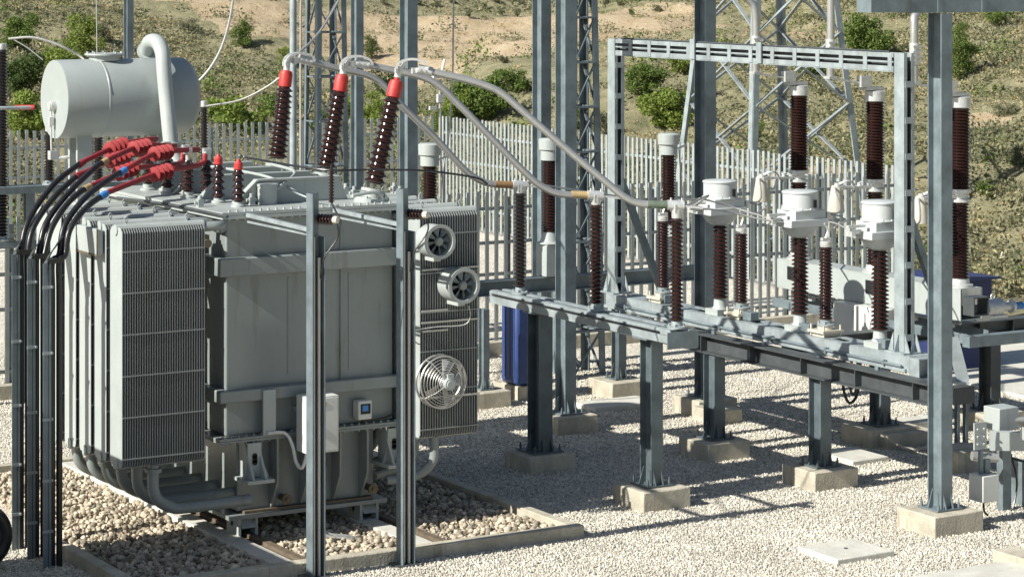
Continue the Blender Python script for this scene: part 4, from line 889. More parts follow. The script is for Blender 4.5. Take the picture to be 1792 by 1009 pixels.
for a, bx in ((1458, 1500), (1502, 1545)):
    q0 = hit(a, 590, x=KX - .35); q1 = hit(bx, 530, x=KX - .35)
    b = MB(); b.box(KX - .35, KX + .1, q1.y + .03, q0.y, 1.20, 1.62); o = b.build('drive_cabinet', M['white'], t, bevel=.01)
    b = MB(); b.box(KX - .357, KX - .351, q1.y + .06, q1.y + .08, 1.26, 1.56); b.build('door_seam', M['steel'], o)
b = MB()
for yy in np.arange(y0b + .3, y1b, .35): b.cyl((KX - .05, yy, 1.60), (KX - .05, yy, 1.627), .03, n=8); b.cbox((KX + .02, yy + .1, 1.55), .06, .08, .12)
b.tube([(KX, y0b + .2, 1.56), (KX, y1b - .1, 1.56)], .02, 8); b.build('linkage', M['clamp'], t)
# supporting table
t = thing('breaker_stand', (20.6, 25.3, 1.2), 'dark steel beams forming the table under the circuit breaker', 'stand')
yg = (c9[1] + c10[1]) / 2
b = MB()
for yy in (yg, yg - 1.3 + 1.3):
    b.box(18.6, 24.5, yy - .1, yy + .1, 1.365, 1.38); b.box(18.6, 24.5, yy - .1, yy + .1, 1.205, 1.22); b.box(18.6, 24.5, yy - .007, yy + .007, 1.2205, 1.3645); break
for i in range(10): b.box(18.9 + i * .55, 18.912 + i * .55, yg - .095, yg - .008, 1.2205, 1.3645)
b.build('cross_girder', M['steel_dark'], t)
b = MB()
for xx in (KX - .2, KX + .25): b.box(xx - .05, xx + .05, y0b - .4, y1b, 1.382, 1.392); b.box(xx - .05, xx - .04, y0b - .4, y1b, 1.393, 1.50)
b.box(KX - .5, KX + 1.0, y0b - .55, y0b - .42, 1.40, 1.53); b.build('side_girder', M['steel'], t)
b = MB(); yq = y0b - .1; b.box(KX - .22, KX + .02, yq - .2, yq, 1.72, 1.735); b.box(KX - .22, KX + .02, yq - .2, yq, 1.93, 1.945); b.box(KX - .22, KX - .205, yq - .2, yq, 1.7355, 1.9295); b.box(KX + .005, KX + .02, yq - .2, yq, 1.7355, 1.9295); b.build('end_bracket', M['steel_dark'], t)
# silver gear motor
q = hit(1735, 556, Y=31.6)
t = thing('gear_motor', q, 'silver gear motor with lifting eye on the beam at the right edge', 'motor')
b = MB(); b.cbox((q.x - .22, q.y, q.z + .10), .22, .2, .22); b.cyl((q.x - .12, q.y, q.z + .13), (q.x + .14, q.y, q.z + .13), .11, n=20); b.cyl((q.x + .14, q.y, q.z + .13), (q.x + .38, q.y, q.z + .12), .06, .05, n=18); b.cyl((q.x + .3, q.y, q.z + .12), (q.x + .34, q.y, q.z + .12), .085, n=18); b.cbox((q.x, q.y, q.z + .02), .4, .16, .04)
b.build('housing', M['clamp'], t, bevel=.008)
b = MB(); b.tube([(q.x + .02 + .03 * math.cos(a), q.y, q.z + .265 + .03 * math.sin(a)) for a in [i * .628 for i in range(11)]], .008, 6); b.build('lifting_eye', M['clamp'], t)
b = MB(); b.cyl((q.x + .38, q.y, q.z + .12), (q.x + .5, q.y, q.z + .12), .045, n=14); b.build('blue_plug', M['bluetape'], t)

# down tubes above the breaker
for p, px, lab in ((poles[0], 1322, 'left'), (poles[1], 1453, 'middle'), (poles[2], 1600, 'right')):
    q = hit(px, 60, y=p.y); z = 4.50
    b = MB(); top = [Vector((q.x, q.y, z)), Vector((q.x, q.y, 5.25)), Vector((q.x - .08, q.y + .03, 5.45)), Vector((q.x - .3, q.y + .05, 5.6)), Vector((q.x - 1.3, q.y + .1, 5.72))]
    if px == 1453: top = [Vector((q.x, q.y, z)), Vector((q.x, q.y, 5.6)), Vector((q.x - .08, q.y + .03, 5.9)), Vector((q.x - .3, q.y + .05, 6.05)), Vector((q.x - 1.3, q.y + .1, 6.1))]
    if px == 1600: top = [Vector((q.x, q.y, z)), Vector((q.x, q.y, 5.15)), Vector((q.x + .05, q.y + .03, 5.32)), Vector((q.x + .3, q.y + .05, 5.42)), Vector((q.x + 1.3, q.y + .1, 5.5))]
    b.tube(top, .05, 14, 5); o = b.build('down_tube', M['alu'], loc=top[0]); tag(o, '%s one of the three bent aluminium tubes dropping to the tall breaker insulators' % lab, 'busbar', 'aluminium tubes above the circuit breaker')
    b = MB(); b.cyl((q.x, q.y, 4.72), (q.x, q.y, 4.98), .062, n=14)
    for k in range(4): b.cbox((q.x - .0, q.y - .06, 4.76 + k * .06), .15, .03, .025)
    b.cbox((q.x, q.y, 4.5), .12, .12, .03); b.bar((q.x, q.y, 4.49), (p.x - .1, p.y, 4.40), .10, .02); b.cbox((p.x - .2, p.y - .04, 4.44), .17, .1, .14); b.build('tube_clamp', M['clamp'], o)

# ================================================================== REAR INSTRUMENT TRANSFORMERS
RY = 30.9
base = None
for px, lab in ((752, 'grey capped brown arrester behind the fan radiator'), (962, 'grey capped brown arrester on a pedestal between the two tall columns'), (1170, 'grey capped brown arrester left of the tall column by the current transformers')):
    q = hit(px, 470, y=RY)
    if base is None:
        x, y, z = q.x, q.y, 1.52
        t = thing('capped_arrester', (x, y, z), lab, 'arrester', 'grey capped arresters in the back row')
        b = MB(); b.box(x - .14, x + .14, y - .14, y + .14, z, z + .45); b.lathe((x, y, z + .45), (0, 0, 1), [(.19, 0), (.19, .02), (.14, .03), (.10, .17)], 20); b.build('pedestal', M['paint_light'], t, bevel=.01)
        b = MB(); b.lathe((x, y, z + .62), (0, 0, 1), sheds(1.0, .082, .115, 24), 22); b.build('porcelain', M['porc'], t)
        b = MB(); b.lathe((x, y, z + 1.62), (0, 0, 1), [(.09, 0), (.13, .01), (.13, .15), (.155, .16), (.16, .30), (.14, .315), (.02, .32)], 24); b.build('cap', M['paint_light'], t)
        b = MB(); b.bar((x + .12, y, z + 1.70), (x + .28, y - .05, z + 1.76), .05, .02); b.tube([(x + .17, y - .05, z + .45), (x + .19, y - .05, z + 1.2), (x + .15, y - .05, z + 1.7)], .014, 6, 4); b.build('terminal', M['clamp'], t)
        base = t
    else: copy_tree(base, (q.x, q.y, 1.52), lab)
b = MB(); xL, xR = 14.3, 21.6
b.box(xL, xR, RY - .1, RY + .1, 1.495, 1.512); b.box(xL, xR, RY - .1, RY + .1, 1.305, 1.32); b.box(xL, xR, RY - .008, RY + .008, 1.3205, 1.4945)
tag(b.build('rear_beam', M['steel'], loc=(18, RY, 1.3)), 'horizontal steel beam carrying the grey capped arresters in the back row', 'beam')

# blue enclosure behind the beam
q0 = hit(890, 690, Y=34.9); q1 = hit(921, 690, Y=35.0)
t = thing('blue_enclosure', (q0.x, q0.y, 0), 'upright blue plastic enclosure on a concrete block left of the shaded column', 'enclosure')
wx = .36
b = MB(); b.box(q0.x, q0.x + wx, q0.y - .22, q0.y + .22, .2, 1.34); b.build('casing', M['blue'], t, bevel=.05)
b = MB()
for k in range(3): b.box(q0.x - .006, q0.x - .0005, q0.y - .16 + k * .12, q0.y - .1 + k * .12, .3, 1.25)
b.build('moulded_rib', M['blue'], t)
b = MB(); b.box(q0.x + .02, q0.x + wx + .06, q0.y - .24, q0.y + .24, 0, .19); b.build('footing', M['conc'], t, bevel=.01)

# blue hut at right
q0 = hit(1690, 655, z=0); q1 = hit(1738, 655, z=0); q0 = hit(1660, 655, z=0)
t = thing('blue_hut', (q0.x + .5, q0.y + .5, 0), 'dark blue sheet metal enclosure with overhanging lid behind the right end beams', 'enclosure')
xr = hit(1736, 655, y=q0.y).x
b = MB(); b.box(q0.x, xr, q0.y, q0.y + .8, .05, 1.33); b.build('casing', M['navy'], t, bevel=.01)
b = MB(); b.prism([(q0.x - .1, q0.y - .1, 1.335), (xr + .1, q0.y - .1, 1.335), (xr + .1, q0.y - .1, 1.36), (q0.x + .2, q0.y - .1, 1.41), (q0.x - .1, q0.y - .1, 1.41)], (0, 1.0, 0)); b.build('lid', M['navy'], t)

# ================================================================== FAR RIGHT DRIVE MECHANISM
q = hit(1757, 892, z=0); x, y = q.x, q.y
t = thing('disconnector_drive', (x, y, 0), 'pale steel disconnector drive with long lever tubes and hanging white box at the right edge', 'drive mechanism')
b = MB(); b.box(x - .06, x + .06, y - .05, y + .05, 0, .72); b.build('post', M['steel'], t); b = MB(); b.box(x + .32, x + .36, y - .1, y + .3, 0, .5); b.build('post', M['steel'], t)
b = MB(); q1 = hit(1732, 770, Y=27.7); b.bar((q1.x, q1.y, q1.z), (q1.x + 1.6, q1.y - 1.15, q1.z - .0), .10, .20); b.build('beam', M['paint_light'], t)
q2 = hit(1752, 730, Y=28.0); b = MB(); b.cbox((q2.x, q2.y, q2.z), .28, .26, .25); b.build('gear_block', M['paint_light'], t, bevel=.01)
q3 = hit(1718, 763, Y=27.5); b = MB(); b.box(q3.x - .1, q3.x + .07, q3.y, q3.y + .02, q3.z - .14, q3.z + .15)
for sx in (-.06, .03):
    for sz in (-.08, .0, .08): b.cyl((q3.x + sx, q3.y, q3.z + sz), (q3.x + sx, q3.y - .02, q3.z + sz), .012, n=6)
b.build('bolted_plate', M['paint_light'], t)
b = MB(); b.cyl((q2.x + .1, q2.y - .1, q2.z - .02), (q2.x + 1.5, q2.y - .7, q2.z - .05), .035, n=12); b.build('lever_tube', M['alu'], t); b = MB(); b.cyl((q3.x - .05, q3.y + .1, q3.z - .22), (q3.x + .22, q3.y, q3.z - .25), .05, n=14); b.build('lever_tube', M['alu'], t)
q4 = hit(1790, 758, Y=27.4); b = MB(); b.cyl(q4, q4 + Vector((.3, -.1, 0)), .07, n=16); b.build('motor', M['clamp'], t)
q5 = hit(1706, 876, Y=27.2); b = MB(); b.box(q5.x, q5.x + .22, q5.y - .13, q5.y + .1, q5.z, q5.z + .28); wb = b.build('white_box', M['white'], t, bevel=.008)
b = MB(); b.box(q5.x + .06, q5.x + .1, q5.y - .02, q5.y + .02, q5.z + .285, q3.z - .1); b.box(q5.x + .13, q5.x + .20, q5.y - .02, q5.y + .02, q5.z + .285, q3.z - .2); b.build('hanger', M['steel'], t)
b = MB(); b.tube([(q5.x + .12, q5.y, q5.z), (q5.x + .13, q5.y, q5.z - .12), (q5.x + .18, q5.y, q5.z - .17)], .012, 6, 4); b.build('lead', M['black'], t); b = MB(); b.tube([(x + .1, y, .6), (x + .14, y - .05, .3), (x + .05, y - .08, .02), (x - .05, y - .08, 0)], .012, 6, 5); b.build('lead', M['black'], t); b = MB(); b.tube([(x + .12, y, .55), (x + .5, y, .42), (x + .52, y, .25), (x + .35, y, .12)], .014, 6, 5); b.build('lead', M['black'], t)
# hanging pipe bracket under girder at c5 right
q = hit(1675, 690, Y=31); t = thing('slotted_bracket', (q.x, q.y, 0), 'dark slotted steel bracket on legs behind the tall right column', 'bracket')
b = MB(); b.cbox((q.x + .02, q.y, q.z), .34, .2, .2); b.build('box', M['steel_dark'], t)
for s in (-.12, .0, .13): b = MB(); b.box(q.x + s - .02, q.x + s + .02, q.y - .03, q.y + .03, 0, q.z - .1); b.build('leg', M['steel'], t)
q = hit(1655, 620, x=18.4); b = MB(); b.bar(hit(1666, 590, Y=28.6), hit(1686, 668, Y=28.6), .02, .14); b.bar(hit(1668, 668, Y=28.6), hit(1694, 668, Y=28.6), .2, .02)
tag(b.build('knee_plate', M['steel_light']), 'pale triangular steel plate just right of the tall right column', 'bracket')

# ================================================================== SLABS, BLOCKS ON THE GRAVEL
def slabpx(px, py, dx, dy, h, lab, cat='slab', name='concrete_slab', m='concs', group='flat concrete slabs on the gravel'):
    q = hit(px, py, z=h); b = MB(); b.box(q.x - dx / 2, q.x + dx / 2, q.y - dy / 2, q.y + dy / 2, -.02, h); o = b.build(name, M[m], bevel=.012); tag(o, lab, cat, group); return q
q = slabpx(1480, 959, .72, .66, .06, 'square concrete slab lying alone on the gravel at the lower right')
b = MB(); b.cyl((q.x, q.y, .0605), (q.x, q.y, .068), .02, n=10); tag(b.build('lifting_pin', M['steel_dark']), 'small dark pin in the middle of the square slab at the lower right', 'pin')
slabpx(1078, 702, 1.0, .55, .07, 'flat concrete slab on the gravel behind the front column')
slabpx(1490, 793, .55, .75, .06, 'flat concrete slab beside the column under the right end of the frame')
slabpx(1585, 735, 1.1, .4, .1, 'flat concrete slab right of the column with the hanging cable')
slabpx(1255, 712, .45, .5, .18, 'low concrete block right of the tall column footing', 'block', 'concrete_block', 'conc', 'low concrete blocks')
slabpx(1570, 750, .75, .55, .18, 'low concrete block at the foot of the cable loop', 'block', 'concrete_block', 'conc', 'low concrete blocks')
slabpx(1680, 782, .5, .5, .25, 'concrete block behind the tall right column', 'block', 'concrete_block', 'conc', 'low concrete blocks')
slabpx(1792, 968, .3, .6, .12, 'yellowish concrete block at the lower right edge', 'block', 'concrete_block', 'conc', 'low concrete blocks')
slabpx(905, 668, .5, .5, .18, 'low concrete block beside the blue enclosure', 'block', 'concrete_block', 'conc', 'low concrete blocks')
for off in (0, .12):
    b = MB(); q = hit(1484, 655, y=c9[1] - .1); b.tube([(q.x - .05 + off, q.y, 1.25), (q.x - .08 + off, q.y, .8), (q.x + .02 + off * .3, q.y, .55 + off), (q.x + .16 - off * .3, q.y, .7), (q.x + .2 - off * .3, q.y, 1.25)], .018, 8, 6)
    tag(b.build('cable_loop', M['steel_dark'] if off else M['black']), '%s cable loop hanging under the circuit breaker girder' % ('inner grey' if off else 'outer black'), 'cable', 'cable loops under the breaker girder')
b = MB(); q = [hit(1545, 745, z=.1), hit(1560, 770, z=.06), hit(1590, 785, z=.04), hit(1625, 782, z=.04), hit(1650, 770, z=.05)]; b.tube(q, .02, 8, 6); tag(b.build('cable', M['cone']), 'pale cable lying on the gravel in front of the breaker column', 'cable')

# ================================================================== THIN WIRES
def wire(pts, r, lab, name='jumper_wire', m='wire', cat='wire', group=None):
    b = MB(); b.tube(pts, r, 8, 6); o = b.build(name, M[m]); tag(o, lab, cat, group)
e3, e2, e1 = ins
zc = ZF1 + 1.34
wire([e3 + Vector((.1, .0, .02)), hit(1240, 342, Y=29.8), Vector((CTP[0].x - .42, CTP[0].y, zc))], .012, 'short wire from the right busbar tube to the leftmost current transformer')
wire([e3 + Vector((.1, -.1, 0)), hit(1260, 368, Y=29.6), hit(1360, 388, Y=29.8), hit(1450, 388, Y=30.0), Vector((CTP[2].x - .42, CTP[2].y, zc))], .010, 'long thin wire sagging in front of the current transformers')
wire([e2 + Vector((.1, 0, .03)), hit(1090, 345, Y=29.8), hit(1130, 352, Y=30), hit(1180, 352, Y=30.2), hit(1230, 349, Y=30.6), hit(1300, 368, Y=30.8), Vector((CTP[1].x - .42, CTP[1].y, zc))], .010, 'thin wire from the middle busbar tube towards the middle current transformer')
wire([e1 + Vector((.1, 0, .03)), hit(960, 325, Y=31), hit(1040, 338, Y=31.5)], .010, 'thin wire from the left busbar tube end')
for i, q in enumerate(CTP[:2]):
    wire([Vector((q.x + .38, q.y, zc + .03)), Vector((q.x + .5, q.y - .25, zc - .02)), Vector((q.x + .1, q.y - .52, zc - .08))], .010, 'wire looping from the %s current transformer to the insulator at its right' % ('leftmost', 'middle')[i])
for i, q in enumerate(poles):
    c = CTP[i]
    wire([Vector((c.x + .4, c.y, zc + .02)), Vector((c.x + .9, c.y + .4, zc + .0)), Vector((q.x - .64, q.y, 3.12))], .012, '%s wire between a current transformer and a breaker pole' % ('left', 'middle', 'right')[i])
# hanging earth wires and overhead drops
wire([hit(168, -120, Y=33), hit(169, 20, Y=33), hit(170, 103, Y=33)], .008, 'thin vertical wire above the left part of the grey drum')
wire([hit(795, -100, Y=40), hit(793, 60, Y=40), hit(792, 130, Y=40), hit(786, 230, Y=40), hit(775, 300, Y=40)], .014, 'thin vertical wire right of the tall bushings')
wire([hit(412, -60, Y=31), hit(405, 20, Y=31), hit(385, 90, Y=31), hit(350, 140, Y=31), hit(310, 160, Y=31)], .016, 'curved overhead wire dropping to the right end of the grey drum')
wire([hit(610, -30, Y=33), hit(560, 55, Y=31.5), hit(515, 100, Y=29.8)], .014, 'slanting wire dropping from the top towards the left tall bushing')
wire([hit(360, 186, Y=34), hit(420, 175, Y=34), hit(470, 150, Y=34), hit(505, 122, Y=34)], .012, 'thin sagging wire behind the left tall bushing')
wire([hit(15, 68, Y=34), hit(60, 66, Y=34), hit(110, 82, Y=34), hit(150, 108, Y=34), hit(164, 150, Y=33), hit(168, 190, Y=33)], .016, 'curved wire from the left edge over the front of the drum')
wire([hit(25, 70, Y=34), hit(50, 85, Y=34), hit(75, 105, Y=34)], .008, 'short thin wire hanging from the clamp at the upper left edge')

# rear-left insulators and frame
for px, zt, zb, r, lab in ((3, 4.85, 2.2, .09, 'tall black ribbed insulator cut by the left edge'), (86, 3.75, 2.95, .075, 'short black ribbed insulator under the left end of the drum'), (172, 3.75, 2.95, .075, 'short black ribbed insulator behind the drum support'), (357, 4.08, 3.1, .06, 'slim black ribbed insulator right of the drum against the fence')):
    q = hit(px, 300, Y=34.5)
    post_insulator((q.x, q.y, zb), zt - zb, r * .62, r, int((zt - zb) / .045), lab, 'black insulators in the row behind the transformer', 'porcd', .08, .06)
t = thing('rear_frame', (hit(20, 330, Y=34.5).x, hit(20, 330, Y=34.5).y, 0), 'grey steel frame behind the cable risers at the left edge', 'frame')
q = hit(20, 330, Y=34.5)
for xx in (q.x - .6, q.x + .25, q.x + 1.9): b = MB(); b.hcol(xx, q.y, 0, 2.83, .12); b.build('leg', M['steel'], t)
b = MB(); b.box(q.x - 1, q.x + 3.6, q.y - .15, q.y + .15, 2.835, 2.93); b.build('top_beam', M['steel'], t)
b = MB(); b.box(q.x - 1, q.x + .6, q.y - .05, q.y + .05, 3.1 - 1.0, 3.18 - 1.0); b.build('cross_rail', M['steel'], t)
q = hit(0, 188, Y=31); b = MB(); b.cyl(q - Vector((1, 0, 0)), hit(58, 188, Y=31), .022, n=10); q2 = hit(26, 188, Y=31)
o = b.build('insulated_rod', M['steel_light']); tag(o, 'thin grey rod with a red sleeve pointing at the drum from the left edge', 'rod')
b = MB(); b.cyl(q2, hit(60, 188, Y=31), .03, n=12); b.build('red_sleeve', M['red'], o)

# ================================================================== LATTICE COLUMNS, PYLON
def lattice(name, cx, cy, s0, s1, z0, z1, n, r, lab, cat, batten=False, m='steel_light'):
    t = thing(name, (cx, cy, z0), lab, cat); H = z1 - z0
    def cr(i, z): s = (s0 + (s1 - s0) * (z - z0) / H) / 2; return Vector((cx + (s if i in (1, 2) else -s), cy + (s if i in (2, 3) else -s), z))
    for i in range(4):
        b = MB(); a, c = cr(i, z0), cr(i, z1); sx = 1 if i in (1, 2) else -1; sy = 1 if i in (2, 3) else -1
        b.bar(a, c, r, r * .25, (0, 1, 0)); b.bar(a + Vector((sx * r * .5, -sy * r * .45, 0)), c + Vector((sx * r * .5, -sy * r * .45, 0)), r, r * .25, (1, 0, 0)); b.build('leg', M[m], t)
    b = MB()
    for k in range(n):
        za, zb = z0 + H * k / n, z0 + H * (k + 1) / n
        for i in range(4):
            j = (i + 1) % 4
            if not batten: b.bar(cr(i, za), cr(j, zb), r * .62, r * .2); b.bar(cr(j, za), cr(i, zb), r * .62, r * .2)
            else: b.bar(cr(i, za), cr(j, zb), r * .4, r * .2)
            if batten: b.bar(cr(i, zb), cr(j, zb), r, r * .3)
    b.build('bracing', M[m], t); return t
q = hit(1345, 100, Y=52); lattice('lattice_pylon', q.x, q.y, 2.85, 1.0, .25, 10.2, 7, .13, 'wide lattice steel pylon foot behind the back fence at the right', 'pylon')
q = hit(570, 100, Y=40); lattice('lattice_column', q.x, q.y, .52, .34, 0, 9, 13, .075, 'slim lattice steel column behind the left and middle tall bushings', 'column', True, 'steel')
q = hit(1012, 100, Y=37); lattice('lattice_column', q.x, q.y, .50, .22, 0, 9, 14, .09, 'slim lattice steel column close behind the tall columns in the centre', 'column', True, 'steel')
q = hit(513, 100, Y=40); b = MB(); b.cyl((q.x, q.y, 0), (q.x, q.y, 8), .055, n=12); tag(b.build('steel_pole', M['steel_light']), 'thin pale pole left of the slim lattice column', 'pole')
q = hit(498, 100, Y=43); b = MB(); b.tube([hit(530, 0, Y=43), (q.x + .3, q.y, 5), (q.x + .3, q.y, 0)], .02, 8, 4); tag(b.build('steel_pole', M['wire']), 'very thin rod between the pale pole and the slim lattice column', 'pole')

# lightning finial device behind right bushing (small switch on rod)
q = hit(770, 130, Y=38); t = thing('rod_insulator', (q.x, q.y, 0), 'thin rod with small white fittings right of the rightmost tall bushing', 'rod')
b = MB(); b.cyl((q.x, q.y, 0), (q.x, q.y, 4.2), .02, n=8); b.build('rod', M['wire'], t)
b = MB(); b.cbox((q.x - .02, q.y, 4.25), .2, .06, .06); b.build('fitting', M['white'], t); b = MB(); b.cbox((q.x, q.y, 3.92), .09, .05, .12); b.cbox((q.x - .12, q.y, 3.78), .12, .04, .05); b.cyl((q.x + .02, q.y, 4.28), (q.x + .08, q.y, 4.5), .02, n=6); b.build('fitting', M['white'], t)

# ================================================================== FENCES
def fence(p0, p1, H, sp, lab, rails, pw=.05, z0=0.0, plen=2.6, group=None):
    p0, p1 = Vector(p0), Vector(p1); L = (p1 - p0).length; d = (p1 - p0) / L; n = Vector((-d.y, d.x, 0))
    t = thing('palisade_fence', (p0 + p1) / 2, lab, 'fence', group); npan = max(1, round(L / plen)); pl = L / npan
    for k in range(npan):
        a = p0 + d * (k * pl); b = MB(); m = int(pl / sp)
        for i in range(m):
            c = a + d * ((i + .5) * pl / m); hh = H + random.uniform(-.012, .012)
            b.bar((c.x, c.y, z0 + .06), (c.x, c.y, hh), .022, pw, n.cross(Vector((0, 0, 1))))
        for z in rails: b.bar((a.x + n.x * .03, a.y + n.y * .03, z), (a.x + n.x * .03 + d.x * pl, a.y + n.y * .03 + d.y * pl, z), .03, .05)
        b.build('fence_panel', M['steel_fence'], t)
        b = MB(); c = a + n * .09; b.bar((c.x, c.y, 0), (c.x, c.y, H - .1), .07, .07, d); b.build('post', M['steel'], t)
    return t
fence((6, 50.4, 0), (27.7, 50.4, 0), 2.46, .165, 'far back fence of pale steel pales behind the drum and bushings', (.5, 1.5, 2.1), .065)
fence((27.8, 50.3, 0), (27.8, 33.8, 0), 2.46, .16, 'right side fence of pale steel pales in front of the hillside and pylon', (.5, 1.5, 2.1), .068)
fence((4, 33.65, 0), (27.7, 33.65, 0), 2.46, .155, 'nearer fence of steel pales on a concrete plinth behind the equipment', (.35, 1.2, 1.68, 2.2), .06)
b = MB(); b.box(4, 27.7, 33.45, 33.62, -.02, .2); tag(b.build('fence_plinth', M['conc'], bevel=.01), 'low concrete plinth along the foot of the nearer fence', 'plinth')

# ================================================================== VEGETATION
def quads(C, sz):
    n = len(C); u = rng.normal(size=(n, 3)); u /= np.linalg.norm(u, axis=1, keepdims=True); v = np.cross(u, rng.normal(size=(n, 3))); v /= np.linalg.norm(v, axis=1, keepdims=True)
    sz = sz[:, None]; V = np.stack([C - u * sz, C + v * sz * .6, C + u * sz, C - v * sz * .6], 1).reshape(-1, 3)
    return V, np.arange(n * 4).reshape(-1, 4).tolist()
def leaves(n, blobs, size):
    "many small leaf-clump faces in a union of ellipsoids"
    B = np.array(blobs); w = B[:, 3] * B[:, 4] * B[:, 5]; ch = rng.choice(len(B), n, p=w / w.sum()); d = rng.normal(size=(n, 3)); d /= np.linalg.norm(d, axis=1, keepdims=True)
    C = B[ch, :3] + d * (rng.random(n) ** .42)[:, None] * B[ch, 3:6]
    return quads(C, size * rng.uniform(.6, 1.4, n))
def ground_at(px, py):
    "first point of the hillside along the pixel ray"
    Yq = 44.0
    while Yq < 160:
        p = hit(px, py, Y=Yq)
        if p.z <= hz(p.x, p.y) + .01 and dyard(p.x, p.y) > .3: return p, Yq
        Yq += .25
    return p, Yq
def tree(px, py, wpx, hpx, kind, lab, n=1500):
    p, Yq = ground_at(px, py); W_ = 1.12 * wpx * Yq / F; H_ = 1.15 * hpx * Yq / F; n = int(n * 2.4)
    t = thing('hillside_bush' if H_ < 1.3 else 'hillside_tree', (p.x, p.y, hz(p.x, p.y)), lab, 'bush' if H_ < 1.3 else 'tree', 'bushes and trees on the hillside')
    bl = []
    zb = p.z; lean = random.uniform(-.12, .12) * W_
    for k in range(16):
        a = random.random() * 6.28; hgt = random.uniform(.10, .88); spread = math.sqrt(max(.05, 1 - (2 * (hgt - .42)) ** 2 * .9))
        rr = random.random() ** .5 * W_ * .40 * spread; s = W_ * random.uniform(.09, .19)
        bl.append((p.x + rr * math.cos(a) + lean * hgt, p.y + rr * math.sin(a), zb + H_ * hgt, s, s, s * random.uniform(.6, .85)))
    bl.append((p.x, p.y, zb + H_ * .42, W_ * .27, W_ * .27, H_ * .36))
    V, Fq = leaves(n, bl, max(.018, W_ * .021)); b = MB(); b.v = V; b.f = Fq; b.build('crown', M[kind], t, recalc=False)
    b = MB(); z = hz(p.x, p.y) - .05
    b.tube([(p.x, p.y, z), (p.x + .03, p.y, z + H_ * .3), (p.x, p.y, z + H_ * .6)], [W_ * .04, W_ * .03, W_ * .015], 8)
    for k in range(3): a = k * 2.1; b.tube([(p.x, p.y, z + H_ * .25), (p.x + W_ * .2 * math.cos(a), p.y + W_ * .2 * math.sin(a), z + H_ * .6)], [W_ * .02, W_ * .01], 6)
    b.build('trunk', M['bark'], t)
TREES = [(480, 205, 90, 34, 'leaf_mid', 'low green bush left of the left tall bushing above the fence', 1200),
         (800, 205, 80, 44, 'leaf_bright', 'bright bush right of the thin vertical wire', 1500),
         (1225, 180, 60, 44, 'leaf_mid', 'green bush between the second tall column and the pylon legs', 1200),
         (1005, 230, 50, 56, 'leaf_mid', 'green bush seen between the tall columns and the left portal post', 1200),
         (610, 205, 60, 36, 'leaf_bright', 'bright low bush between the left and middle tall bushings', 1100),
         (180, 75, 50, 34, 'leaf_olive', 'olive bush high on the slope above the drum', 800),
         (330, 60, 44, 26, 'leaf_olive', 'small olive bush high on the slope right of the vent pipe', 700),
         (1660, 330, 40, 30, 'leaf_olive', 'olive bush low on the slope beside the tall right column', 700),
         (1522, 108, 100, 72, 'leaf_mid', 'broad round green tree above the right half of the portal crossbeam', 3600),
         (1677, 145, 64, 100, 'leaf_mid', 'tall green tree showing behind the tall right column', 2600),
         (1118, 172, 82, 68, 'leaf_mid', 'rounded green tree below the left end of the portal crossbeam', 2600),
         (1165, 222, 105, 78, 'leaf_bright', 'bright green bush low behind the fence inside the portal', 2600),
         (1190, 130, 62, 40, 'leaf_bright', 'low bright bush below the portal crossbeam near the second tall column', 1300),
         (425, 86, 50, 50, 'leaf_mid', 'single green bush on the slope right of the drum', 1800),
         (500, 118, 36, 42, 'leaf_bright', 'small bright bush touching the left tall bushing', 900),
         (140, 108, 78, 76, 'leaf_bright', 'light green bush above the left end of the drum', 2000),
         (95, 130, 90, 46, 'leaf_bright', 'light green spreading bush left of the drum top', 1600),
         (30, 92, 80, 66, 'leaf_mid', 'dark green tree at the top left edge', 2200),
         (35, 175, 95, 80, 'leaf_dark', 'dark tree at the left edge beside the drum', 2600),
         (45, 245, 110, 80, 'leaf_bright', 'bright green bush low at the left edge behind the fence', 2400),
         (400, 225, 140, 42, 'leaf_bright', 'wide bright bush behind the fence right of the drum', 2400),
         (660, 225, 66, 60, 'leaf_bright', 'bright green bush behind the fence between two tall columns', 1600),
         (650, 105, 46, 42, 'leaf_dark', 'dark round bush between the upper tall columns', 1100),
         (675, 168, 70, 50, 'leaf_dark', 'dark bush behind the crossing busbar tubes', 1400),
         (845, 210, 120, 66, 'leaf_mid', 'broad green bush behind the middle of the busbar tubes', 2600),
         (905, 165, 74, 40, 'leaf_mid', 'green bush above the busbar tubes left of the tall columns', 1600),
         (775, 240, 60, 50, 'leaf_mid', 'green bush right of the third tall column at the fence corner', 1400),
         (1320, 255, 50, 40, 'leaf_mid', 'small green bush inside the legs of the pylon', 900),
         (1425, 135, 70, 30, 'leaf_mid', 'low green bush under the crossbeam beside the left breaker insulator', 1100),
         (1775, 290, 44, 34, 'leaf_olive', 'low grey green bush on the right slope at the edge', 900),
         (1760, 210, 50, 26, 'leaf_olive', 'low olive bush high on the right slope', 900),
         (1720, 345, 40, 28, 'leaf_mid', 'small green bush right of the right breaker insulator', 800),
         (1745, 45, 60, 30, 'leaf_mid', 'green bush at the top right under the long beam', 1000),
         (1060, 235, 60, 36, 'leaf_olive', 'olive bush behind the left portal post', 900),
         (560, 235, 60, 40, 'leaf_mid', 'green bush behind the lattice column foot', 1100),
         (880, 110, 22, 12, 'leaf_olive', 'small olive bush on the white rocks', 350)]
for a in TREES: tree(*a)
OL = [(878, 28), (905, 30), (848, 18), (912, 12), (820, 30), (790, 8), (762, 14), (870, 8), (935, 22), (730, 10), (1085, 12), (1105, 26), (1060, 8), (1150, 22), (672, 12), (700, 28)]
names = 'first second third fourth fifth sixth seventh eighth ninth tenth eleventh twelfth thirteenth fourteenth fifteenth sixteenth'.split()
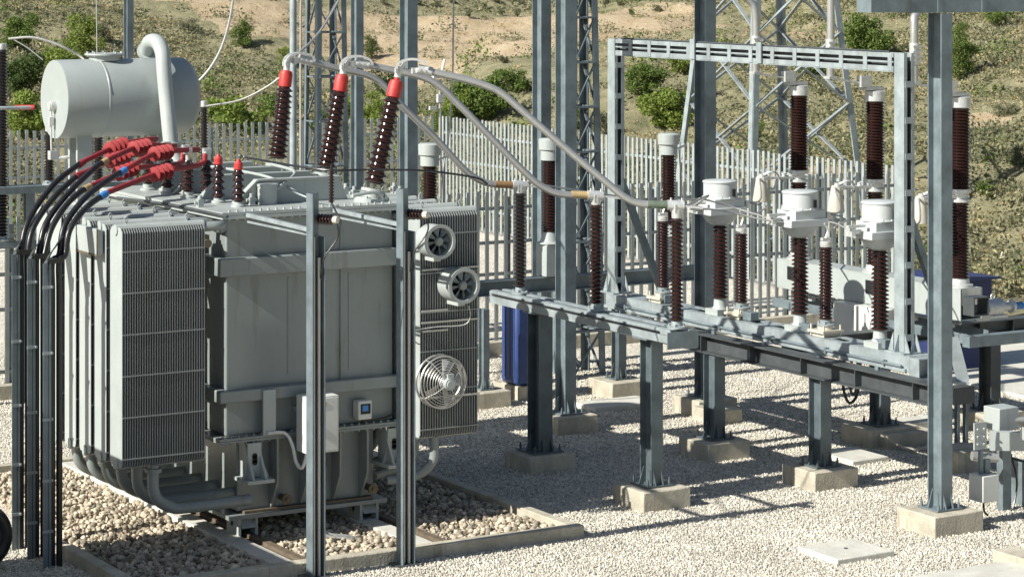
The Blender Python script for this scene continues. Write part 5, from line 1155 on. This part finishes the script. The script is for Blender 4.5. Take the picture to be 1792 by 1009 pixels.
for i, (px, py) in enumerate(sorted(OL)): tree(px, py, 17, 13, 'leaf_olive', 'small olive tree on the bare ochre terraces, %s counted from the left' % names[i], 260)

# scrub: uncountable tufts over the slope
def scrub(name, n, m, size, lab, cat, dens, hgt=.8):
    C = []; SZ = []; k = 0
    while k < n:
        Yq = random.uniform(45, 112); px = random.uniform(-160, 1950); p = hit(px, 0, Y=Yq); d = dyard(p.x, p.y)
        if d < .4: continue
        br = sum(blob(p.x, p.y, c, r) for c, r in BARE) + sum(blob(p.x, p.y, c, r) for c, r in ROCK)
        nn = mnoise.noise(Vector((p.x * .25, p.y * .25, 3 + dens)))
        if random.random() < min(.86, br * 1.1) or nn < -.22: continue
        C.append((p.x, p.y, hz(p.x, p.y))); SZ.append(size * random.uniform(.4, 1.5)); k += 1
    rp_ = 14 if size < .4 else 70; C = np.repeat(np.array(C), rp_, axis=0); SZ = np.repeat(np.array(SZ), rp_); g = rng.normal(size=(len(C), 2))
    C[:, :2] += g * (SZ * .42)[:, None]; C[:, 2] += rng.random(len(C)) * SZ * hgt * np.exp(-.35 * (g ** 2).sum(1))
    V, Fq = quads(C, SZ * rng.uniform(.10, .22, len(C)) * (1 if size < .4 else .45))
    b = MB(); b.v = V; b.f = Fq; o = b.build(name, m, loc=(0, 0, 0), recalc=False); tag(o, lab, cat, kind='stuff')
scrub('hillside_scrub', 24000, M['scrub'], .24, 'grey green scrub covering the hillside', 'scrub', 0)
scrub('dry_grass', 10000, M['grass'], .2, 'dry tan grass between the scrub on the hillside', 'grass', 7, .6)

scrub('low_shrubs', 1000, M['leaf_olive'], .55, 'darker low shrubs dotted in irregular clumps over the hillside', 'shrubs', 21, .75)
scrub('green_shrubs', 420, M['leaf_mid'], .6, 'green low shrubs scattered over the hillside', 'shrubs', 33, .8)
# white triangular marker on the slope
p, Yq = ground_at(1755, 460); b = MB(); s = .085 * 46 / 46
b.prism([(p.x - .10, p.y, p.z), (p.x + .10, p.y, p.z), (p.x, p.y, p.z + .22)], (0, .03, 0)); tag(b.build('marker_sign', M['cone']), 'small pale triangular marker standing on the slope at the right', 'marker')
bpy.context.view_layer.update()
